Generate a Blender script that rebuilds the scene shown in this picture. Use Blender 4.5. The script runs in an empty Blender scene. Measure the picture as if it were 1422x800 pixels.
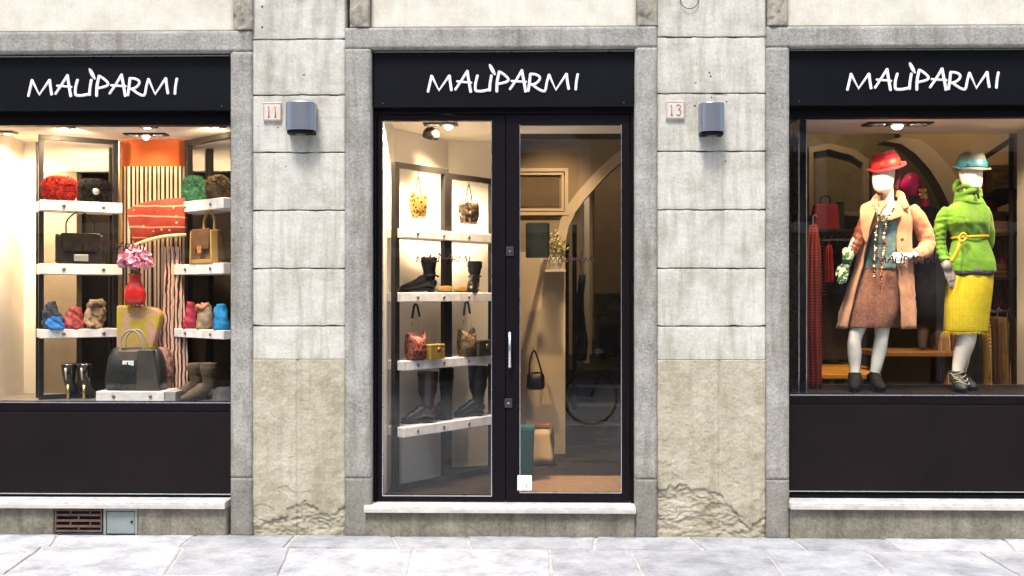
import bpy, bmesh, math, random
from math import sin, cos, pi, atan, atan2, sqrt, radians, floor
from mathutils import Vector, Matrix, noise, Euler
random.seed(11)
S = bpy.context.scene
C = S.collection
# ------------------------------------------------------------------ camera
F = 1400.0; D = 7.0; EYE = 1.67; YAW = atan((740 - 711) / F); HOR = 410
cam_d = bpy.data.cameras.new('camera'); cam = bpy.data.objects.new('camera', cam_d); C.objects.link(cam)
cam.location = (0, -D, EYE); cam.rotation_euler = (pi / 2, 0, YAW)
cam_d.sensor_width = 36; cam_d.lens = F / 1422 * 36; cam_d.shift_y = (HOR - 400) / 1422
cam_d.clip_start = 0.05; cam_d.clip_end = 800
S.camera = cam

def at(px, py, Y=0.0):
    """photo measurement -> position in the street, on the plane y = Y"""
    u = (px - 711) / F; v = (HOR - py) / F
    dx = -sin(YAW) + u * cos(YAW); dy = cos(YAW) + u * sin(YAW)
    t = (Y + D) / dy
    return t * dx, EYE + t * v

def X(px, Y=0.0): return at(px, HOR, Y)[0]
def Z(px, py, Y=0.0): return at(px, py, Y)[1]
def K(px, Y):                      # photo pixels per metre there
    return F / ((Y + D) / (cos(YAW) + (px - 711) / F * sin(YAW)))

# ------------------------------------------------------------------ materials
def _n(nt, t, **kw):
    n = nt.nodes.new(t)
    for k, v in kw.items():
        if k in n.inputs.keys() if isinstance(k, str) else False: n.inputs[k].default_value = v
        else: setattr(n, k, v)
    return n

MATS = {}
def base_mat(name):
    m = bpy.data.materials.new(name); m.use_nodes = True
    nt = m.node_tree; p = nt.nodes['Principled BSDF']
    tc = nt.nodes.new('ShaderNodeTexCoord')
    return m, nt, p, tc

def c4(c): return (c[0], c[1], c[2], 1)

def noise_fac(nt, vec, scale, detail=6, rough=.6, stretch=None):
    if stretch:
        mp = nt.nodes.new('ShaderNodeMapping'); mp.inputs['Scale'].default_value = stretch
        nt.links.new(vec, mp.inputs['Vector']); vec = mp.outputs['Vector']
    n = nt.nodes.new('ShaderNodeTexNoise'); n.inputs['Scale'].default_value = scale
    n.inputs['Detail'].default_value = detail; n.inputs['Roughness'].default_value = rough
    nt.links.new(vec, n.inputs['Vector'])
    return n.outputs['Fac']

def ramp(nt, fac, stops, interp='LINEAR'):
    r = nt.nodes.new('ShaderNodeValToRGB'); r.color_ramp.interpolation = interp
    e = r.color_ramp.elements
    e[0].position = stops[0][0]; e[0].color = c4(stops[0][1])
    e[1].position = stops[-1][0]; e[1].color = c4(stops[-1][1])
    for s in stops[1:-1]:
        k = e.new(s[0]); k.color = c4(s[1])
    nt.links.new(fac, r.inputs['Fac'])
    return r.outputs['Color']

def mixc(nt, fac, a, b, mode='MIX'):
    m = nt.nodes.new('ShaderNodeMix'); m.data_type = 'RGBA'; m.blend_type = mode
    for sock, val in ((m.inputs[0], fac), (m.inputs[6], a), (m.inputs[7], b)):
        if hasattr(val, 'links'): nt.links.new(val, sock)
        elif isinstance(val, (int, float)): sock.default_value = val
        else: sock.default_value = c4(val)
    return m.outputs[2]

def bump(nt, p, fac, strength, dist=.01, prev=None):
    b = nt.nodes.new('ShaderNodeBump'); b.inputs['Strength'].default_value = strength
    b.inputs['Distance'].default_value = dist
    nt.links.new(fac, b.inputs['Height'])
    if prev: nt.links.new(prev, b.inputs['Normal'])
    nt.links.new(b.outputs['Normal'], p.inputs['Normal'])
    return b.outputs['Normal']

def mat(name, col, rough=.6, metal=0., var=.15, vs=6, bs=60, bst=.15, bd=.004, spec=.5, coat=0, sheen=0, stretch=None, col2=None, grain=0, gs=110):
    if name in MATS: return MATS[name]
    m, nt, p, tc = base_mat(name)
    f = noise_fac(nt, tc.outputs['Object'], vs, stretch=stretch)
    hi = col2 or tuple(min(1, c * (1 + var)) for c in col); lo = tuple(c * (1 - var) for c in col)
    cc = ramp(nt, f, [(.3, lo), (.7, hi)])
    if grain:
        gn = noise_fac(nt, tc.outputs['Object'], gs, 4, .8)
        cc = mixc(nt, ramp(nt, gn, [(.42, (grain,) * 3), (.56, (0, 0, 0))]), cc, tuple(x * .25 for x in col))
        cc = mixc(nt, ramp(nt, gn, [(.56, (0, 0, 0)), (.68, (grain * .6,) * 3)]), cc, tuple(min(1, x * 1.5 + .05) for x in col))
    nt.links.new(cc, p.inputs['Base Color'])
    lo_r, hi_r = max(.03, rough * (.78 if rough > .5 and spec > .2 else .93)), min(1, rough * (1.2 if rough > .5 else 1.07))
    rn = ramp(nt, noise_fac(nt, tc.outputs['Object'], vs * 1.7, 5), [(.35, (lo_r,) * 3), (.65, (hi_r,) * 3)]); nt.links.new(rn, p.inputs['Roughness'])
    p.inputs['Metallic'].default_value = metal
    p.inputs['Specular IOR Level'].default_value = spec
    if coat: p.inputs['Coat Weight'].default_value = coat; p.inputs['Coat Roughness'].default_value = .1
    if sheen: p.inputs['Sheen Weight'].default_value = sheen * .3
    if bst: bump(nt, p, noise_fac(nt, tc.outputs['Object'], bs, 5, stretch=stretch), bst, bd)
    MATS[name] = m
    return m

def stone_mat(name, lo, mid, hi, vs, speck, bs, bst, stains=None, stain_col=(.2, .18, .14), dirt=.35, streak=True, low_dark=None):
    m, nt, p, tc = base_mat(name); o = tc.outputs['Object']
    c = ramp(nt, noise_fac(nt, o, vs, 8, .65), [(.3, lo), (.5, mid), (.72, hi)])
    c = mixc(nt, speck, c, ramp(nt, noise_fac(nt, o, 48, 8, .85), [(.38, tuple(x * .4 for x in mid)), (.6, tuple(min(1, x * 1.25) for x in hi))]), 'MIX')
    if streak:
        s = noise_fac(nt, o, 3.0, 6, .6, stretch=(5, 5, .6))
        c = mixc(nt, ramp(nt, s, [(.48, (0, 0, 0)), (.78, (dirt, dirt, dirt))]), c, stain_col)
    if stains:
        s = noise_fac(nt, o, stains, 7, .7)
        c = mixc(nt, ramp(nt, s, [(.58, (0, 0, 0)), (.75, (.55, .55, .55))]), c, stain_col)
    # little pits and scuffs
    v = nt.nodes.new('ShaderNodeTexVoronoi'); v.inputs['Scale'].default_value = 9
    nt.links.new(o, v.inputs['Vector'])
    c = mixc(nt, ramp(nt, v.outputs['Distance'], [(.02, (.7, .7, .7)), (.055, (0, 0, 0))]), c, tuple(x * .4 for x in lo))
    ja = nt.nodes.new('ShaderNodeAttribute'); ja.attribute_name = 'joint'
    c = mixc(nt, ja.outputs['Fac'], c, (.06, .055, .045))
    nt.links.new(c, p.inputs['Base Color']); p.inputs['Roughness'].default_value = .9
    p.inputs['Specular IOR Level'].default_value = .25
    a = bump(nt, p, noise_fac(nt, o, bs, 8, .7), bst, .006)
    bump(nt, p, noise_fac(nt, o, 8, 4, .5), bst * .7, .02, a)
    MATS[name] = m
    return m

def emis(name, col, strength):
    if name in MATS: return MATS[name]
    m, nt, p, tc = base_mat(name)
    p.inputs['Base Color'].default_value = c4(col); p.inputs['Emission Color'].default_value = c4(col)
    p.inputs['Emission Strength'].default_value = strength
    MATS[name] = m; return m

def glass_mat(name, tint=(1, 1, 1), gain=1.0):
    m = bpy.data.materials.new(name); m.use_nodes = True; nt = m.node_tree
    nt.nodes.clear()
    out = nt.nodes.new('ShaderNodeOutputMaterial'); mx = nt.nodes.new('ShaderNodeMixShader')
    tr = nt.nodes.new('ShaderNodeBsdfTransparent'); tr.inputs[0].default_value = c4(tint)
    gl = nt.nodes.new('ShaderNodeBsdfGlossy'); gl.inputs['Roughness'].default_value = 0.0
    lw = nt.nodes.new('ShaderNodeLayerWeight'); lw.inputs['Blend'].default_value = .5
    pw = nt.nodes.new('ShaderNodeMath'); pw.operation = 'POWER'; pw.inputs[1].default_value = 5
    mu = nt.nodes.new('ShaderNodeMath'); mu.operation = 'MULTIPLY_ADD'; mu.inputs[1].default_value = .96; mu.inputs[2].default_value = .04 * gain
    nt.links.new(lw.outputs['Facing'], pw.inputs[0]); nt.links.new(pw.outputs[0], mu.inputs[0])
    nt.links.new(mu.outputs[0], mx.inputs[0]); nt.links.new(tr.outputs[0], mx.inputs[1]); nt.links.new(gl.outputs[0], mx.inputs[2])
    nt.links.new(mx.outputs[0], out.inputs['Surface'])
    MATS[name] = m; return m

def stripes_mat(name, axis, period, a, b, duty=.5, wob=.0, a2=None, sheen=0):
    m, nt, p, tc = base_mat(name); o = tc.outputs['Object']
    sp = nt.nodes.new('ShaderNodeSeparateXYZ'); nt.links.new(o, sp.inputs[0])
    d = nt.nodes.new('ShaderNodeMath'); d.operation = 'DIVIDE'; d.inputs[1].default_value = period
    nt.links.new(sp.outputs[axis], d.inputs[0]); v = d.outputs[0]
    if wob:
        w = nt.nodes.new('ShaderNodeMath'); w.operation = 'MULTIPLY_ADD'; w.inputs[1].default_value = wob
        nt.links.new(noise_fac(nt, o, 7, 2), w.inputs[0]); nt.links.new(v, w.inputs[2]); v = w.outputs[0]
    fr = nt.nodes.new('ShaderNodeMath'); fr.operation = 'FRACT'; nt.links.new(v, fr.inputs[0])
    col = ramp(nt, fr.outputs[0], [(0, a), (duty, b)], 'CONSTANT')
    if a2: col = mixc(nt, ramp(nt, noise_fac(nt, o, 4, 3), [(.4, (0, 0, 0)), (.6, (1, 1, 1))]), col, mixc(nt, .5, col, a2))
    nt.links.new(col, p.inputs['Base Color']); p.inputs['Roughness'].default_value = .85
    p.inputs['Sheen Weight'].default_value = sheen
    bump(nt, p, noise_fac(nt, o, 150, 3), .2, .002)
    MATS[name] = m; return m

def pattern_mat(name, a, b, scale=40, lo=.45, hi=.5, kind='noise', rough=.8, metal=0, c3=None, dist=0):
    m, nt, p, tc = base_mat(name); o = tc.outputs['Object']
    if kind == 'noise':
        n = nt.nodes.new('ShaderNodeTexNoise'); n.inputs['Scale'].default_value = scale; n.inputs['Detail'].default_value = 2
        n.inputs['Distortion'].default_value = dist; nt.links.new(o, n.inputs['Vector']); f = n.outputs['Fac']
    elif kind == 'voronoi':
        n = nt.nodes.new('ShaderNodeTexVoronoi'); n.inputs['Scale'].default_value = scale; nt.links.new(o, n.inputs['Vector']); f = n.outputs['Distance']
    elif kind == 'checker':
        n = nt.nodes.new('ShaderNodeTexChecker'); n.inputs['Scale'].default_value = scale; nt.links.new(o, n.inputs['Vector']); f = n.outputs['Fac']
    elif kind == 'wave':
        n = nt.nodes.new('ShaderNodeTexWave'); n.inputs['Scale'].default_value = scale; n.inputs['Distortion'].default_value = dist
        n.inputs['Detail'].default_value = 2; nt.links.new(o, n.inputs['Vector']); f = n.outputs['Fac']
    st = [(lo, a), (hi, b)] if not c3 else [(lo, a), (hi, b), (min(1, hi + .12), c3)]
    nt.links.new(ramp(nt, f, st), p.inputs['Base Color'])
    p.inputs['Roughness'].default_value = rough; p.inputs['Metallic'].default_value = metal
    bump(nt, p, f, .25, .003)
    MATS[name] = m; return m

# ------------------------------------------------------------------ mesh builder
class MB:
    def __init__(s): s.v = []; s.f = []; s.mi = []; s.cur = 0
    def add(s, vs, fs):
        o = len(s.v); s.v += [Vector(v) for v in vs]; s.f += [tuple(i + o for i in f) for f in fs]; s.mi += [s.cur] * len(fs)
        return s
    def box(s, x0, x1, y0, y1, z0, z1, M=None):
        vs = [Vector((x, y, z)) for x in (x0, x1) for y in (y0, y1) for z in (z0, z1)]
        if M is not None: vs = [M @ v for v in vs]
        return s.add(vs, [(0, 1, 3, 2), (4, 6, 7, 5), (0, 4, 5, 1), (2, 3, 7, 6), (0, 2, 6, 4), (1, 5, 7, 3)])
    def loft(s, rings, caps=True, closed=True):
        n = len(rings[0]); vs = [p for r in rings for p in r]; fs = []
        m = n if closed else n - 1
        for i in range(len(rings) - 1):
            for j in range(m):
                k = (j + 1) % n
                fs.append((i * n + j, i * n + k, (i + 1) * n + k, (i + 1) * n + j))
        if caps and closed:
            fs.append(tuple(range(n))[::-1]); fs.append(tuple((len(rings) - 1) * n + j for j in range(n)))
        return s.add(vs, fs)
    def tube(s, pts, r, n=8, flat=1.0, caps=True, zmin=None, up=None):
        pts = [Vector(p) for p in pts]
        if not isinstance(r, (list, tuple)): r = [r] * len(pts)
        rings = []; prev = None
        for i, p in enumerate(pts):
            t = (pts[min(i + 1, len(pts) - 1)] - pts[max(i - 1, 0)])
            t = t.normalized() if t.length > 1e-9 else Vector((0, 0, 1))
            if prev is None:
                a = Vector(up) if up else Vector((0, 1, 0))
                if abs(a.dot(t)) > .95: a = Vector((1, 0, 0))
                u = (a - t * a.dot(t)).normalized()
            else:
                u = prev - t * prev.dot(t)
                u = u.normalized() if u.length > 1e-6 else Vector((1, 0, 0))
            prev = u; w = t.cross(u); rr = r[i]
            ra, rb = (rr if isinstance(rr, tuple) else (rr * flat, rr))
            ring = [p + u * (cos(2 * pi * j / n) * ra) + w * (sin(2 * pi * j / n) * rb) for j in range(n)]
            if zmin is not None: ring = [Vector((q.x, q.y, max(zmin, q.z))) for q in ring]
            rings.append(ring)
        return s.loft(rings, caps)
    def lathe(s, prof, n=24, c=(0, 0, 0), sx=1, sy=1, M=None):
        rings = [[Vector((c[0] + cos(2 * pi * j / n) * r * sx, c[1] + sin(2 * pi * j / n) * r * sy, c[2] + z)) for j in range(n)] for r, z in prof]
        if M is not None: rings = [[M @ p for p in q] for q in rings]
        return s.loft(rings)
    def prism(s, poly, y0, y1, M=None):      # poly in x,z
        n = len(poly); vs = [Vector((x, y0, z)) for x, z in poly] + [Vector((x, y1, z)) for x, z in poly]
        if M is not None: vs = [M @ v for v in vs]
        fs = [tuple(range(n)), tuple(range(n, 2 * n))[::-1]] + [(i, i + n, (i + 1) % n + n, (i + 1) % n) for i in range(n)]
        return s.add(vs, fs)
    def ball(s, c, r, nu=12, nv=8, M=None):
        if not isinstance(r, tuple): r = (r, r, r)
        rings = []
        for i in range(nv + 1):
            a = -pi / 2 + pi * i / nv; a = max(-pi / 2 + .05, min(pi / 2 - .05, a))
            rings.append([Vector((cos(a) * cos(2 * pi * j / nu) * r[0], cos(a) * sin(2 * pi * j / nu) * r[1], sin(a) * r[2])) for j in range(nu)])
        if M is not None: rings = [[M @ p for p in q] for q in rings]
        rings = [[p + Vector(c) for p in q] for q in rings]
        return s.loft(rings)
    def build(s, name, m, parent=None, smooth=False, bevel=0, remesh=0, loc=None, subd=0, solid=0, angle=40, smit=0):
        me = bpy.data.meshes.new(name); me.from_pydata([tuple(v) for v in s.v], [], s.f)
        ms = m if isinstance(m, (list, tuple)) else [m]
        for q in ms: me.materials.append(q)
        if len(ms) > 1: me.polygons.foreach_set('material_index', s.mi)
        b = bmesh.new(); b.from_mesh(me); bmesh.ops.recalc_face_normals(b, faces=b.faces); b.to_mesh(me); b.free()
        o = bpy.data.objects.new(name, me); C.objects.link(o)
        if parent: o.parent = parent
        if loc is not None: o.location = loc
        if remesh:
            r = o.modifiers.new('r', 'REMESH'); r.mode = 'VOXEL'; r.voxel_size = remesh
            if smit:
                q = o.modifiers.new('s', 'SMOOTH'); q.iterations = smit; q.factor = .5
            bpy.context.view_layer.update()
            dg = bpy.context.evaluated_depsgraph_get()
            me2 = bpy.data.meshes.new_from_object(o.evaluated_get(dg)); o.modifiers.clear()
            o.data = me2; me2.name = name
            if not me2.materials: 
                for q in ms: me2.materials.append(q)
            me = me2
        if smooth:
            me.polygons.foreach_set('use_smooth', [True] * len(me.polygons))
        if solid:
            q = o.modifiers.new('solid', 'SOLIDIFY'); q.thickness = solid; q.offset = 0
        if subd:
            q = o.modifiers.new('sub', 'SUBSURF'); q.levels = subd; q.render_levels = subd
        if bevel:
            q = o.modifiers.new('b', 'BEVEL'); q.width = bevel; q.segments = 2; q.limit_method = 'ANGLE'; q.angle_limit = radians(angle)
        return o

def smooth_curve(pts, k=6):
    pts = [Vector(p) for p in pts]; out = []
    P = [pts[0] * 2 - pts[1]] + pts + [pts[-1] * 2 - pts[-2]]
    for i in range(1, len(P) - 2):
        for j in range(k):
            t = j / k; a, b, c, d = P[i - 1:i + 3]
            out.append(.5 * ((2 * b) + (c - a) * t + (2 * a - 5 * b + 4 * c - d) * t * t + (3 * b - a - 3 * c + d) * t ** 3))
    out.append(pts[-1]); return out
def lerp_list(r, k):
    out = []
    for i in range(len(r) - 1):
        for j in range(k): out.append(r[i] + (r[i + 1] - r[i]) * j / k)
    return out + [r[-1]]

def ring(cx, cy, cz, rx, ry, n=28, tx=0, p=2.0, ph=0):
    out = []
    for j in range(n):
        a = 2 * pi * j / n + ph; c_, s_ = cos(a), sin(a)
        x = abs(c_) ** (2 / p) * (1 if c_ >= 0 else -1) * rx; y = abs(s_) ** (2 / p) * (1 if s_ >= 0 else -1) * ry
        out.append(Vector((cx + x, cy + y, cz + x * tx)))
    return out

def crease(co, fx, fy, fz, seed=0, sharp=7):
    q = noise.noise(Vector((co.x * fx + seed, co.y * fy, co.z * fz)) + Vector((noise.noise(co * 5) * 1.2, 0, 0)))
    return (1 - min(1, abs(q) * 1.6)) ** sharp
def thing(name, label, cat, loc=(0, 0, 0), rz=0, group=None):
    o = bpy.data.objects.new(name, None); C.objects.link(o); o.empty_display_size = .1
    o.location = loc; o.rotation_euler = (0, 0, rz); tag(o, label, cat, group); return o
def tag(o, label, cat, group=None):
    o['label'] = label; o['category'] = cat
    if group: o['group'] = group
    return o
def displace(o, fn):
    for v in o.data.vertices: v.co = v.co + fn(v.co, v.normal)
    o.data.update()

# ------------------------------------------------------------------ palette
STONE = stone_mat('grey_granular_stone', (.17, .165, .145), (.31, .30, .27), (.47, .46, .42), 3.5, .42, 60, 1.0, 1.3, (.17, .15, .10), .8)
STONE_LOW = stone_mat('damp_grey_stone', (.12, .115, .10), (.21, .20, .18), (.33, .315, .28), 5, .4, 60, .8, 3, (.2, .17, .1), .4)
STONE_TAN = stone_mat('mossy_plinth_stone', (.10, .09, .065), (.2, .185, .14), (.33, .31, .25), 4.5, .4, 55, .8, 3, (.07, .062, .045), .7)
CREAM = stone_mat('cream_painted_stone', (.36, .345, .285), (.56, .545, .475), (.69, .675, .61), 3.6, .22, 40, .6, 1.5, (.27, .245, .175), .8)
CREAM_UP = stone_mat('pale_cream_panel', (.52, .49, .39), (.66, .63, .53), (.75, .73, .64), 3, .1, 40, .2, 2, (.5, .44, .3), .3)
ROUGH = stone_mat('rough_tan_plaster', (.27, .24, .155), (.43, .395, .29), (.56, .525, .42), 3.2, .24, 55, .9, 2.6, (.24, .2, .115), .45)
PEEL = stone_mat('peeling_stone', (.14, .14, .13), (.3, .28, .22), (.5, .46, .36), 14, .3, 60, .7, 8, (.15, .15, .14), .3)
SILL = mat('white_marble', (.66, .66, .64), .4, var=.18, vs=5, bst=.1, grain=.3, gs=14)
SILL_EDGE = mat('sill_edge', (.55, .52, .48), .6, var=.2, vs=8)
def metal_black(name, col, rough):
    return mat(name, col, rough, 0, .12, 3, 90, .05, .002, .12)
BLACK = metal_black('black_lacquer', (.0025, .0025, .0035), .5)
FRAME = metal_black('dark_aubergine_metal', (.006, .0042, .0062), .5)
PANEL = mat('dark_brown_panel', (.0085, .0055, .0063), .55, 0, .3, 1.4, 60, .08, .002, .15)
SIGN = mat('blue_black_sign_board', (.0022, .0028, .0050), .5, 0, .35, 1.6, 80, .06, .002, .15)
LETTER = mat('white_letters', (.88, .86, .84), .5, var=.03)
VINYL = mat('dark_red_vinyl', (.035, .004, .004), .5)
CHROME = mat('brushed_steel', (.75, .76, .8), .28, 1, .05)
LAMPM = mat('silver_blue_metal', (.36, .38, .43), .32, .85, .05, 3, 200, .04)
DARKM = mat('dark_frame_metal', (.012, .011, .011), .45, .0, .2, 6, spec=.25)
WALLW = mat('warm_white_plaster', (.78, .74, .66), .85, var=.04, vs=2, bst=.06)
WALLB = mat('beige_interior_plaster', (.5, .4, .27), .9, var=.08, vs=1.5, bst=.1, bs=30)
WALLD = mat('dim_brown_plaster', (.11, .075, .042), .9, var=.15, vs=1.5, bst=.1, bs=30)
BACKD = mat('dark_brown_backing', (.035, .024, .018), .9, var=.3)
BOARDM = stone_mat('distressed_white_wood', (.62, .57, .54), (.80, .76, .73), (.86, .84, .82), 9, .05, 50, .2, 9, (.42, .36, .3), .4)
KNOB = mat('pewter_knob', (.25, .22, .2), .35, .9)
GLASS = glass_mat('shop_glass', (.98, .99, .985), .85)
FLOORT = mat('dark_shop_floor', (.014, .010, .008), .5, var=.4, vs=3, bst=.05, spec=.2)
TILE = mat('grey_display_floor', (.16, .15, .14), .5, var=.2, vs=4)
MATT = mat('coir_mat', (.16, .09, .04), .95, var=.3, vs=40, bs=300, bst=.6)
DARKC = mat('black_leather', (.006, .005, .005), .35, var=.3, vs=12, bs=120, bst=.2, spec=.35)
GREYL = mat('charcoal_leather', (.012, .014, .011), .38, var=.25, vs=9, bs=120, bst=.2)
BRNL = mat('brown_suede', (.075, .045, .022), .8, var=.3, vs=14, bs=150, bst=.25)
TANL = mat('tan_leather_trim', (.42, .25, .07), .5, var=.15)
GOLD = mat('gold_metal', (.85, .6, .25), .28, 1, .1)
PALEM = mat('pale_metal', (.8, .76, .66), .3, .8, .05)

# ------------------------------------------------------------------ world, sun
w = bpy.data.worlds.new('World'); S.world = w; w.use_nodes = True
nt = w.node_tree; sky = nt.nodes.new('ShaderNodeTexSky'); sky.sky_type = 'NISHITA'; sky.sun_disc = False
SUN_EL, SUN_AZ = radians(62), radians(196)      # azimuth: clockwise from +y
sky.sun_elevation = SUN_EL; sky.sun_rotation = SUN_AZ; sky.dust_density = 3; sky.air_density = .8; sky.ozone_density = 1
bg = nt.nodes['Background']; bg.inputs['Strength'].default_value = .13
nt.links.new(sky.outputs[0], bg.inputs[0])
sd = bpy.data.lights.new('sun', 'SUN'); sd.energy = 2.0; sd.angle = radians(16); sd.color = (1, .97, .93)
so = bpy.data.objects.new('sun', sd); C.objects.link(so)
dirv = Vector((sin(SUN_AZ) * cos(SUN_EL), cos(SUN_AZ) * cos(SUN_EL), sin(SUN_EL)))
so.rotation_euler = (-dirv).to_track_quat('-Z', 'Y').to_euler(); so.location = dirv * 20
S.view_settings.view_transform = 'Standard'; S.view_settings.look = 'None'; S.view_settings.gamma = 1
S.view_settings.exposure = 1.05
S.render.engine = 'CYCLES'; S.cycles.use_denoising = True
S.cycles.max_bounces = 8; S.cycles.diffuse_bounces = 4; S.cycles.glossy_bounces = 4; S.cycles.transparent_max_bounces = 16
S.cycles.sample_clamp_indirect = 6; S.cycles.caustics_reflective = False

# ------------------------------------------------------------------ street
def slab_mat():
    m, nt, p, tc = base_mat('grey_flagstone'); o = tc.outputs['Object']
    at_ = nt.nodes.new('ShaderNodeAttribute'); at_.attribute_name = 'tone'
    c = ramp(nt, noise_fac(nt, o, 4, 9, .68), [(.28, (.23, .245, .27)), (.5, (.43, .445, .475)), (.72, (.60, .61, .635))])
    c = mixc(nt, .55, c, mixc(nt, 1.0, c, at_.outputs['Color'], 'MULTIPLY'))
    c = mixc(nt, ramp(nt, noise_fac(nt, o, 2.3, 6, .7), [(.55, (0, 0, 0)), (.8, (.5, .5, .5))]), c, (.46, .44, .4))
    c = mixc(nt, ramp(nt, noise_fac(nt, o, 26, 5, .75), [(.56, (0, 0, 0)), (.74, (.75, .75, .75))]), c, (.13, .13, .14))
    sp = nt.nodes.new('ShaderNodeSeparateXYZ'); nt.links.new(o, sp.inputs[0])
    ad = nt.nodes.new('ShaderNodeMath'); ad.operation = 'MULTIPLY_ADD'; ad.inputs[1].default_value = .22
    nt.links.new(noise_fac(nt, o, 5, 6, .7), ad.inputs[0]); nt.links.new(sp.outputs[1], ad.inputs[2])
    c = mixc(nt, ramp(nt, ad.outputs[0], [(.045, (0, 0, 0)), (.10, (.75, .75, .75))]), c, (.10, .11, .11))
    nt.links.new(c, p.inputs['Base Color']); p.inputs['Roughness'].default_value = .72; p.inputs['Specular IOR Level'].default_value = .4
    a = bump(nt, p, noise_fac(nt, o, 14, 9, .75), .8, .025)
    bump(nt, p, noise_fac(nt, o, 120, 4, .6), .35, .004, a)
    return m
FLAG = slab_mat()
MORTAR = mat('sandy_mortar', (.44, .43, .40), .95, var=.3, vs=14, bs=80, bst=.5)
g = MB().box(-250, 250, -250, 250, -1, -.03).build('ground', mat('packed_earth', (.2, .19, .17), .9)); g['kind'] = 'structure'
g = MB().box(-30, 30, -13, .4, -.028, -.008).build('pavement_bed', MORTAR); g['kind'] = 'structure'

def pavement():
    mb = MB(); tones = []
    rows = [(-.02, -.36), (-.36, -1.02)]; y = -1.02
    while y > -11.9:
        h = random.uniform(.45, .75); rows.append((y, y - h)); y -= h
    for ri, (ya, yb) in enumerate(rows):
        x = -7.5 + random.uniform(0, .5); psk = 0
        while x < 7.5:
            wd = random.uniform(.48, 1.05)
            g = .010
            n = 7
            def edge(p0, p1, ph):
                out = []
                for i in range(n):
                    t = i / n; q = Vector(p0).lerp(Vector(p1), t)
                    d = .012 * noise.noise(Vector((q.x * 4, q.y * 4, ph)))
                    out.append((q.x + d, q.y + .8 * d))
                return out
            sl = .10 * (x + .0) / 3.5      # joints lean a little, as laid
            sk = random.uniform(-.06, .06) - x * .02
            a = (x + g, ya - g); b = (x + wd - g, ya - g); c_ = (x + wd - g + sl * 0 + sk, yb + g); d_ = (x + g + psk, yb + g); psk = sk
            loop = edge(a, b, 1) + edge(b, c_, 2) + edge(c_, d_, 3) + edge(d_, a, 4)
            zt = random.uniform(-.002, .004); m = len(loop)
            cx = sum(p[0] for p in loop) / m; cy = sum(p[1] for p in loop) / m
            tx, ty = random.uniform(-.004, .004), random.uniform(-.004, .004)
            z = lambda px_, py_, dz=0: zt + dz + (px_ - cx) * tx + (py_ - cy) * ty
            outer = [Vector((p[0], p[1], -.012)) for p in loop]
            mid = [Vector((p[0], p[1], z(*p) - .005)) for p in loop]
            ins = [Vector((p[0] + (cx - p[0]) * .022, p[1] + (cy - p[1]) * .022, z(*p))) for p in loop]
            o0 = len(mb.f)
            mb.add(outer + mid + ins, [(i, (i + 1) % m, (i + 1) % m + m, i + m) for i in range(m)] +
                   [(i + m, (i + 1) % m + m, (i + 1) % m + 2 * m, i + 2 * m) for i in range(m)] + [tuple(range(2 * m, 3 * m))])
            tt = random.uniform(.72, 1.25); tones += [tt] * (len(mb.f) - o0)
            x += wd
    o = mb.build('pavement', FLAG); me = o.data
    ca = me.color_attributes.new('tone', 'FLOAT_COLOR', 'CORNER')
    for p in me.polygons:
        t = tones[p.index]
        for li in p.loop_indices: ca.data[li].color = (t, t, t * 1.01, 1)
    o['kind'] = 'structure'
pavement()

# ------------------------------------------------------------------ facade
BLD = thing('shop_building', 'cream and grey stone ground floor of an old shop building with three dark openings', 'building')

def panel(name, x0, x1, z0, z1, y, fn, m, rx=.012, rz=.006, back=.25, parent=BLD, jt=None):
    """front sheet with real relief plus sides"""
    nx = max(2, int((x1 - x0) / rx)); nz = max(2, int((z1 - z0) / rz)); mb = MB(); vs = []; fs = []
    for i in range(nz + 1):
        for j in range(nx + 1):
            x = x0 + (x1 - x0) * j / nx; z = z0 + (z1 - z0) * i / nz
            e = min(x - x0, x1 - x)
            d = fn(x, z) + (.006 * (1 - e / .012) ** 2 if e < .012 else 0)
            vs.append((x, y + d, z))
    W = nx + 1
    for i in range(nz):
        for j in range(nx): fs.append((i * W + j, i * W + j + 1, (i + 1) * W + j + 1, (i + 1) * W + j))
    mb.add(vs, fs)
    o = len(vs); bv = []; per = [j for j in range(W)] + [i * W + nx for i in range(1, nz + 1)] + [nz * W + j for j in range(nx - 1, -1, -1)] + [i * W for i in range(nz - 1, 0, -1)]
    mb.v += [Vector((vs[k][0], y + back, vs[k][2])) for k in per]; n = len(per)
    for i in range(n):
        mb.f.append((per[i], per[(i + 1) % n], o + (i + 1) % n, o + i)); mb.mi.append(0)
    mb.f.append(tuple(range(o, o + n))); mb.mi.append(0)
    ob = mb.build(name, m, parent)
    ob.data.polygons.foreach_set('use_smooth', [True] * len(ob.data.polygons))
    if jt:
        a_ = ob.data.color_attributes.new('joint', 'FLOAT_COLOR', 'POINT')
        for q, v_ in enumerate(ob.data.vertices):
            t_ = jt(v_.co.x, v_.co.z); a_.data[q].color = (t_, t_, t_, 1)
    return ob

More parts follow.
